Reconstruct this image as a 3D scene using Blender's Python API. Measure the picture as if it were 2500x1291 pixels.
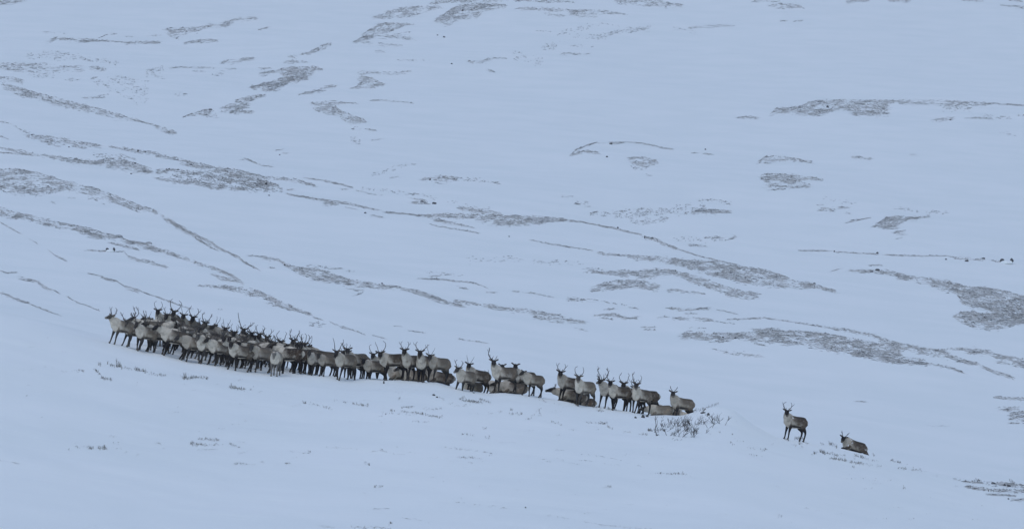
import bpy, math, random
import numpy as np
from mathutils import Vector, Matrix

for o in list(bpy.data.objects): bpy.data.objects.remove(o)
SC = bpy.context.scene
COL = SC.collection
RNG = np.random.default_rng(7)
random.seed(11)
R = math.radians

# ------------------------------------------------------------ camera, sky, sun, exposure
F = 12000.0                      # focal length in pixels of the 2500 px wide photograph
CX, CY = 1250.0, 645.5
cam_d = bpy.data.cameras.new("camera"); cam = bpy.data.objects.new("camera", cam_d); COL.objects.link(cam)
cam_d.sensor_fit = 'HORIZONTAL'; cam_d.sensor_width = 36.0
cam_d.lens = 36.0 * F / 2500.0
cam_d.clip_start = 0.5; cam_d.clip_end = 6000.0
cam.location = (0, 0, 0); cam.rotation_euler = (R(90), 0, 0)
SC.camera = cam

SUN_EL, SUN_AZ = 60.0, 205.0     # degrees; azimuth clockwise from +Y
W = bpy.data.worlds.new("World"); SC.world = W; W.use_nodes = True
wn = W.node_tree; wn.nodes.clear()
wo = wn.nodes.new('ShaderNodeOutputWorld'); bg = wn.nodes.new('ShaderNodeBackground')
sky = wn.nodes.new('ShaderNodeTexSky'); sky.sky_type = 'NISHITA'; sky.sun_disc = False
sky.sun_elevation = R(SUN_EL); sky.sun_rotation = R(SUN_AZ)
sky.air_density = 1.0; sky.dust_density = 0.55; sky.ozone_density = 1.0; sky.altitude = 600
bg.inputs['Strength'].default_value = 0.10
wn.links.new(sky.outputs[0], bg.inputs[0]); wn.links.new(bg.outputs[0], wo.inputs[0])

sun_d = bpy.data.lights.new("sun", 'SUN'); sun = bpy.data.objects.new("sun", sun_d); COL.objects.link(sun)
sun_d.energy = 0.58; sun_d.angle = R(60); sun_d.color = (1.0, 0.98, 0.88)
a, e = R(SUN_AZ), R(SUN_EL)
sdir = Vector((math.sin(a) * math.cos(e), math.cos(a) * math.cos(e), math.sin(e)))
sun.rotation_euler = sdir.to_track_quat('Z', 'Y').to_euler()

vs = SC.view_settings
vs.view_transform = 'Standard'; vs.look = 'None'; vs.gamma = 1.0; vs.use_curve_mapping = False
vs.exposure = 0.665

# ------------------------------------------------------------ materials
def new_mat(name):
    m = bpy.data.materials.new(name); m.use_nodes = True
    nt = m.node_tree
    return m, nt, nt.nodes, nt.links, nt.nodes['Principled BSDF']

def noise_mix(nt, L, c1, c2, scale, lo=0.35, hi=0.65, detail=4, coord='Object'):
    N = nt.nodes
    tc = N.new('ShaderNodeTexCoord'); n = N.new('ShaderNodeTexNoise'); n.inputs['Scale'].default_value = scale
    n.inputs['Detail'].default_value = detail
    r = N.new('ShaderNodeMapRange'); r.inputs[1].default_value = lo; r.inputs[2].default_value = hi
    mx = N.new('ShaderNodeMix'); mx.data_type = 'RGBA'
    L.new(tc.outputs[coord], n.inputs['Vector']); L.new(n.outputs['Fac'], r.inputs[0]); L.new(r.outputs[0], mx.inputs[0])
    mx.inputs[6].default_value = (*c1, 1); mx.inputs[7].default_value = (*c2, 1)
    return mx.outputs[2], n

def snow_mat():
    m, nt, N, L, b = new_mat("snow")
    c, n = noise_mix(nt, L, (0.80, 0.835, 0.835), (0.84, 0.865, 0.865), 0.12)
    L.new(c, b.inputs['Base Color']); b.inputs['Roughness'].default_value = 0.75
    b.inputs['Specular IOR Level'].default_value = 0.2
    tc = N.new('ShaderNodeTexCoord')
    n1 = N.new('ShaderNodeTexNoise'); n1.inputs['Scale'].default_value = 1.1; n1.inputs['Detail'].default_value = 9; n1.inputs['Roughness'].default_value = 0.6
    mp = N.new('ShaderNodeMapping'); mp.inputs['Scale'].default_value = (0.35, 1.4, 1.0); mp.inputs['Rotation'].default_value = (0, 0, 0.25)
    L.new(tc.outputs['Object'], mp.inputs[0]); L.new(mp.outputs[0], n1.inputs['Vector'])
    bp = N.new('ShaderNodeBump'); bp.inputs['Strength'].default_value = 0.4; bp.inputs['Distance'].default_value = 0.08
    L.new(n1.outputs['Fac'], bp.inputs['Height']); L.new(bp.outputs[0], b.inputs['Normal'])
    return m
M_SNOW = snow_mat()

def plain_mat(name, c1, c2, scale, rough=0.9, bump=0.0):
    m, nt, N, L, b = new_mat(name)
    c, n = noise_mix(nt, L, c1, c2, scale)
    L.new(c, b.inputs['Base Color']); b.inputs['Roughness'].default_value = rough
    b.inputs['Specular IOR Level'].default_value = 0.2
    if bump:
        bp = N.new('ShaderNodeBump'); bp.inputs['Strength'].default_value = bump; bp.inputs['Distance'].default_value = 0.05
        L.new(n.outputs['Fac'], bp.inputs['Height']); L.new(bp.outputs[0], b.inputs['Normal'])
    return m
M_HEATH_D = plain_mat("heather_dark", (0.09, 0.10, 0.11), (0.17, 0.18, 0.185), 1.5)
M_HEATH_M = plain_mat("heather_mid", (0.26, 0.275, 0.285), (0.37, 0.38, 0.38), 1.5)
M_HEATH_L = plain_mat("heather_frosted", (0.46, 0.475, 0.485), (0.60, 0.61, 0.615), 1.5)
M_GRASS = plain_mat("dry_stem", (0.12, 0.115, 0.105), (0.26, 0.25, 0.22), 6.0)
M_TWIG = plain_mat("twig_bark", (0.04, 0.04, 0.042), (0.13, 0.12, 0.115), 9.0)
M_ROCK = plain_mat("rock", (0.035, 0.037, 0.042), (0.12, 0.12, 0.12), 5.0, 0.85, 0.6)
M_ANTLER = plain_mat("antler", (0.045, 0.04, 0.04), (0.10, 0.085, 0.075), 14.0, 0.6)

def fur_mat():
    m, nt, N, L, b = new_mat("reindeer_fur")
    oi = N.new('ShaderNodeObjectInfo'); sep = N.new('ShaderNodeSeparateColor'); L.new(oi.outputs['Color'], sep.inputs[0])
    ad = N.new('ShaderNodeAttribute'); ad.attribute_name = 'dark'
    ap = N.new('ShaderNodeAttribute'); ap.attribute_name = 'pale'
    tc = N.new('ShaderNodeTexCoord')
    n = N.new('ShaderNodeTexNoise'); n.inputs['Scale'].default_value = 7; n.inputs['Detail'].default_value = 6; n.inputs['Roughness'].default_value = 0.75
    n.noise_dimensions = '4D'
    ml = N.new('ShaderNodeMath'); ml.operation = 'MULTIPLY'; ml.inputs[1].default_value = 50
    L.new(oi.outputs['Random'], ml.inputs[0]); L.new(ml.outputs[0], n.inputs['W']); L.new(tc.outputs['Object'], n.inputs['Vector'])
    def rgbmix(fac, c1, c2):
        mx = N.new('ShaderNodeMix'); mx.data_type = 'RGBA'
        if isinstance(fac, float): mx.inputs[0].default_value = fac
        else: L.new(fac, mx.inputs[0])
        for i, c in ((6, c1), (7, c2)):
            if isinstance(c, tuple): mx.inputs[i].default_value = (*c, 1)
            else: L.new(c, mx.inputs[i])
        return mx.outputs[2]
    def jit(att, amt):          # attribute pushed up and down by the fur noise
        s = N.new('ShaderNodeMath'); s.operation = 'SUBTRACT'; s.inputs[1].default_value = 0.5; L.new(n.outputs['Fac'], s.inputs[0])
        k = N.new('ShaderNodeMath'); k.operation = 'MULTIPLY_ADD'; k.inputs[1].default_value = amt; k.use_clamp = True
        L.new(s.outputs[0], k.inputs[0]); L.new(att, k.inputs[2])
        return k.outputs[0]
    coat = rgbmix(sep.outputs[0], (0.046, 0.029, 0.020), (0.36, 0.30, 0.23))
    palec = rgbmix(sep.outputs[1], (0.20, 0.165, 0.13), (0.74, 0.66, 0.55))
    c = rgbmix(jit(ap.outputs['Fac'], 2.4), coat, palec)
    pw = N.new('ShaderNodeMath'); pw.operation = 'POWER'; pw.inputs[1].default_value = 3.0; L.new(sep.outputs[0], pw.inputs[0])
    darkc = rgbmix(pw.outputs[0], (0.011, 0.010, 0.012), (0.26, 0.24, 0.22))
    c = rgbmix(jit(ad.outputs['Fac'], 1.6), c, darkc)
    # snow caught in the coat of some animals
    g = N.new('ShaderNodeNewGeometry'); sx = N.new('ShaderNodeSeparateXYZ'); L.new(g.outputs['Normal'], sx.inputs[0])
    n2 = N.new('ShaderNodeTexNoise'); n2.inputs['Scale'].default_value = 11; n2.inputs['Detail'].default_value = 3; L.new(tc.outputs['Object'], n2.inputs['Vector'])
    t = N.new('ShaderNodeMapRange'); t.inputs[1].default_value = 0.60; t.inputs[2].default_value = 0.63; L.new(n2.outputs['Fac'], t.inputs[0])
    u = N.new('ShaderNodeMapRange'); u.inputs[1].default_value = 0.15; u.inputs[2].default_value = 0.5; L.new(sx.outputs[2], u.inputs[0])
    m1 = N.new('ShaderNodeMath'); m1.operation = 'MULTIPLY'; L.new(t.outputs[0], m1.inputs[0]); L.new(u.outputs[0], m1.inputs[1])
    m2 = N.new('ShaderNodeMath'); m2.operation = 'MULTIPLY'; L.new(m1.outputs[0], m2.inputs[0]); L.new(sep.outputs[2], m2.inputs[1])
    inv = N.new('ShaderNodeMapRange'); inv.inputs[1].default_value = 0.2; inv.inputs[2].default_value = 0.4; inv.inputs[3].default_value = 1; inv.inputs[4].default_value = 0; L.new(ad.outputs['Fac'], inv.inputs[0])
    m3 = N.new('ShaderNodeMath'); m3.operation = 'MULTIPLY'; L.new(m2.outputs[0], m3.inputs[0]); L.new(inv.outputs[0], m3.inputs[1])
    c = rgbmix(m3.outputs[0], c, (0.8, 0.82, 0.84))
    L.new(c, b.inputs['Base Color'])
    b.inputs['Roughness'].default_value = 0.95; b.inputs['Specular IOR Level'].default_value = 0.1
    bp = N.new('ShaderNodeBump'); bp.inputs['Strength'].default_value = 0.5; bp.inputs['Distance'].default_value = 0.03
    L.new(n.outputs['Fac'], bp.inputs['Height']); L.new(bp.outputs[0], b.inputs['Normal'])
    return m
M_FUR = fur_mat()

# ------------------------------------------------------------ mesh helpers
def mesh_obj(name, V, Fc, mats, smooth=False, midx=None, parent=None):
    me = bpy.data.meshes.new(name)
    V = np.asarray(V, dtype=np.float32)
    me.from_pydata(V.tolist() if len(V) < 60000 else V, [], Fc)
    for m in (mats if isinstance(mats, (list, tuple)) else [mats]): me.materials.append(m)
    if midx is not None: me.polygons.foreach_set('material_index', np.asarray(midx, dtype=np.int32))
    if smooth: me.polygons.foreach_set('use_smooth', np.ones(len(me.polygons), dtype=bool))
    me.update()
    o = bpy.data.objects.new(name, me); COL.objects.link(o)
    if parent: o.parent = parent
    return o

def tag(o, label=None, cat=None, group=None, kind=None):
    if label: o['label'] = label
    if cat: o['category'] = cat
    if group: o['group'] = group
    if kind: o['kind'] = kind
    return o

def tube(pts, r1, r2=None, up=(0, 0, 1), seg=10, sub=3, cap=0.6):
    """swept elliptical tube with rounded ends; returns verts, faces, centre samples, radii, t"""
    P = np.array(pts, float); r1 = np.array(r1, float); r2 = r1 if r2 is None else np.array(r2, float)
    n = len(P)
    if sub > 1 and n > 2:
        tt = np.linspace(0, n - 1, (n - 1) * sub + 1)
        def cr(A):
            A = np.asarray(A, float)
            out = []
            for t in tt:
                i = min(int(t), n - 2); f = t - i
                p0 = A[max(i - 1, 0)]; p1 = A[i]; p2 = A[i + 1]; p3 = A[min(i + 2, n - 1)]
                out.append(0.5 * ((2 * p1) + (-p0 + p2) * f + (2 * p0 - 5 * p1 + 4 * p2 - p3) * f * f + (-p0 + 3 * p1 - 3 * p2 + p3) * f ** 3))
            return np.array(out)
        P, r1, r2 = cr(P), cr(r1), cr(r2)
    T = np.gradient(P, axis=0); T /= np.linalg.norm(T, axis=1)[:, None] + 1e-9
    if cap:
        P = np.vstack([P[0] - T[0] * r1[0] * cap, P, P[-1] + T[-1] * r1[-1] * cap])
        T = np.vstack([T[0], T, T[-1]])
        r1 = np.concatenate([[r1[0] * .6], r1, [r1[-1] * .6]]); r2 = np.concatenate([[r2[0] * .6], r2, [r2[-1] * .6]])
    up = np.array(up, float)
    S = np.cross(up, T); S /= np.linalg.norm(S, axis=1)[:, None] + 1e-9
    Q = np.cross(T, S)
    a = np.linspace(0, 2 * math.pi, seg, endpoint=False)
    V = (P[:, None, :] + S[:, None, :] * (r1[:, None] * np.cos(a))[:, :, None] + Q[:, None, :] * (r2[:, None] * np.sin(a))[:, :, None]).reshape(-1, 3)
    Fc = []
    m = len(P)
    for i in range(m - 1):
        for j in range(seg):
            k = (j + 1) % seg
            Fc.append((i * seg + j, i * seg + k, (i + 1) * seg + k, (i + 1) * seg + j))
    Fc.append(tuple(range(seg - 1, -1, -1))); Fc.append(tuple((m - 1) * seg + j for j in range(seg)))
    return V, Fc, P, (r1 + r2) / 2

class Soup:
    def __init__(s): s.V = []; s.F = []; s.M = []; s.n = 0
    def add(s, V, Fc, mi=0):
        s.V.append(np.asarray(V, float)); s.F += [tuple(i + s.n for i in f) for f in Fc]; s.M += [mi] * len(Fc); s.n += len(V)
    def build(s, name, mats, smooth=False, parent=None):
        return mesh_obj(name, np.vstack(s.V), s.F, mats, smooth, s.M, parent)

# ------------------------------------------------------------ terrain
_lat = RNG.random((256, 256))
def vnoise(x, y):
    xi = np.floor(x).astype(int); yi = np.floor(y).astype(int); fx = x - xi; fy = y - yi
    fx = fx * fx * (3 - 2 * fx); fy = fy * fy * (3 - 2 * fy)
    g = lambda i, j: _lat[i % 256, j % 256]
    return (g(xi, yi) * (1 - fx) * (1 - fy) + g(xi + 1, yi) * fx * (1 - fy) + g(xi, yi + 1) * (1 - fx) * fy + g(xi + 1, yi + 1) * fx * fy) * 2 - 1

def smooth_curve(pts, sig):
    xs = np.arange(-4200, 6800, 4.0)
    v = np.interp(xs, [p[0] for p in pts], [p[1] for p in pts])
    k = np.arange(-int(3 * sig / 4), int(3 * sig / 4) + 1) * 4.0; k = np.exp(-k * k / (2 * sig * sig)); k /= k.sum()
    h = len(k) // 2
    v = np.convolve(np.pad(v, h, mode='edge'), k, mode='valid')
    return lambda u: np.interp(u, xs, v)
CREST = [(-4200, 300), (-1500, 520), (-400, 700), (0, 768), (150, 808), (270, 838), (340, 857), (400, 867), (450, 880), (500, 888), (560, 899), (600, 905),
         (640, 908), (680, 913), (730, 914), (780, 917), (820, 920), (860, 925), (900, 923), (940, 926), (1000, 929), (1080, 936), (1110, 946), (1150, 954),
         (1195, 962), (1215, 958), (1240, 958), (1300, 966), (1340, 974), (1430, 992), (1530, 1003), (1590, 1015), (1670, 1015), (1700, 1004), (1745, 992),
         (1785, 998), (1835, 1034), (1890, 1066), (1960, 1079), (2040, 1090), (2120, 1110), (2250, 1147), (2400, 1176), (2500, 1204), (3300, 1380), (6800, 1900)]
C_sharp = smooth_curve(CREST, 9.0); C_soft = smooth_curve(CREST, 120.0)
RISE = smooth_curve([(-4200, 10), (0, 10), (250, 12), (330, 24), (380, 47), (600, 37), (700, 22), (760, 6), (830, -4), (6800, -6)], 20.0)
bgY = np.array([180, 240, 280, 350, 450, 600, 800, 1100, 1500, 3000]); bgV = np.array([1300, 1150, 1060, 905, 700, 470, 250, -20, -260, -700])
bgT = np.array([0.2, 0.19, 0.17, 0.15, 0.12, 0.09, 0.05, 0.02, 0.0, 0.0])

def Vrow(u, y):
    """row of the photograph at which the ground at depth y and column u stands (a heightfield in disguise)"""
    u = np.asarray(u, float); y = np.asarray(y, float)
    d = y - 200.0
    t = np.clip(-d / 50.0, 0, None)
    cs, cc = C_soft(u), C_sharp(u)
    B = 1340 + (cs - 900) * 0.5
    fg = cs + (cc - cs) * np.exp(-np.clip(-d, 0, None) / 5.0) + (B - cs) * t ** 1.12
    D = 9.0
    q = np.clip(d / D, 0, 1); rise = RISE(u)
    back = cc - rise * q + 1.1 * np.clip(d - D, 0, None) ** 1.35 * 1.6
    near = np.where(d < 0, fg, back)
    uc = np.clip(u - 1250, -2600, 2600)
    far = np.interp(y, bgY, bgV) + uc * np.interp(y, bgY, bgT)
    k = np.clip((y - 228) / 55.0, 0, 1); k = k * k * (3 - 2 * k)
    V = near * (1 - k) + far * k
    # undulation, in metres, turned into rows
    x = (u - CX) / F * y
    zf = 0.05 * vnoise(x / 3.1 + 7, y / 3.1) + 0.035 * vnoise(x / 1.3, y / 1.3 + 40)
    zb = 0.55 * vnoise(x / 31.0 + 3, y / 60.0) + 0.25 * vnoise(x / 11.0 + 50, y / 23.0 + 9) + 0.07 * vnoise(x / 3.7, y / 5.1)
    fade = np.clip(np.abs(d) / 3.0, 0.25, 1)
    tr = np.clip((d + 2.0) / 1.5, 0, 1) * np.clip((13 - d) / 2.0, 0, 1) * np.clip((u - 240) / 60, 0, 1) * np.clip((1720 - u) / 60, 0, 1)
    zf = zf * fade + tr * (0.035 * vnoise(x / .45 + 5, y / .6) + 0.02 * vnoise(x / .9, y / .8 + 80))
    z = zf * (1 - k) + zb * k
    return V - z * F / np.maximum(y, 1)

def zat(u, y):
    return (CY - Vrow(u, y)) / F * y

ucols = np.concatenate([np.arange(-3900, -320, 70.0), np.arange(-320, 2820, 14.0), np.arange(2820, 6400, 70.0)])
yrows = np.concatenate([np.arange(-60, 134, 6.0), np.arange(136, 190, 0.6), np.arange(190, 214, 0.3), np.arange(214, 300, 1.2), 300 * 1.0075 ** np.arange(0, 216)])
UU, YY = np.meshgrid(ucols, yrows)
Yc = np.maximum(YY, 136.0)
ZZ = zat(UU, Yc)
lowk = np.clip((136 - YY) / 60.0, 0, 1); lowk = lowk * lowk * (3 - 2 * lowk)
val = -11.5 + 9.7 * np.clip((45 - YY) / 45.0, 0, 1) ** 1.3
ZZ = ZZ * (1 - lowk) + val * lowk
XX = (UU - CX) / F * Yc
nr, nc = UU.shape
TV = np.stack([XX, YY, ZZ], -1).reshape(-1, 3)
ii, jj = np.meshgrid(np.arange(nr - 1), np.arange(nc - 1), indexing='ij'); b0 = (ii * nc + jj).ravel()
TF = np.stack([b0, b0 + 1, b0 + nc + 1, b0 + nc], -1)
me = bpy.data.meshes.new("snow_ground")
me.vertices.add(len(TV)); me.vertices.foreach_set('co', TV.ravel().astype(np.float32))
me.loops.add(TF.size); me.loops.foreach_set('vertex_index', TF.ravel().astype(np.int32))
me.polygons.add(len(TF)); me.polygons.foreach_set('loop_start', np.arange(0, TF.size, 4, dtype=np.int32))
me.polygons.foreach_set('loop_total', np.full(len(TF), 4, dtype=np.int32))
me.polygons.foreach_set('use_smooth', np.ones(len(TF), dtype=bool))
me.update(calc_edges=True); me.validate(); me.materials.append(M_SNOW)
ground = bpy.data.objects.new("snow_ground", me); COL.objects.link(ground)
tag(ground, "smooth snow covering the near slope and the fell side behind", "ground", kind='structure')

_ok = yrows >= 136
TY = yrows[_ok]; TZ = ZZ[_ok]; TVr = CY - F * TZ / TY[:, None]           # rows of the table
def hit(px, py):
    """first point of the ground seen at photograph pixel(s) px, py -> array of (x, y, z)"""
    px = np.atleast_1d(np.asarray(px, float)); py = np.atleast_1d(np.asarray(py, float)); out = np.zeros((len(px), 3))
    for s in range(0, len(px), 4000):
        u = px[s:s + 4000]; v = py[s:s + 4000]
        i = np.clip(np.searchsorted(ucols, u) - 1, 0, nc - 2); f = (u - ucols[i]) / (ucols[i + 1] - ucols[i])
        c = TVr[:, i] * (1 - f) + TVr[:, i + 1] * f                       # rows x n
        k = np.argmax(c <= v[None, :], axis=0); k = np.clip(k, 1, len(TY) - 1)
        n_ = np.arange(len(u)); a_ = c[k - 1, n_]; b_ = c[k, n_]
        g = np.clip((a_ - v) / np.where(np.abs(a_ - b_) < 1e-6, 1, a_ - b_), 0, 1)
        y = TY[k - 1] * (1 - g) + TY[k] * g
        out[s:s + 4000] = np.stack([(u - CX) / F * y, y, (CY - v) / F * y], -1)
    return out
def ground_at(u, y):
    """ground point of the mesh at column u, depth y"""
    i = int(np.clip(np.searchsorted(ucols, u) - 1, 0, nc - 2)); f = (u - ucols[i]) / (ucols[i + 1] - ucols[i])
    z = np.interp(y, TY, TZ[:, i] * (1 - f) + TZ[:, i + 1] * f)
    return Vector(((u - CX) / F * y, y, float(z)))

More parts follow.
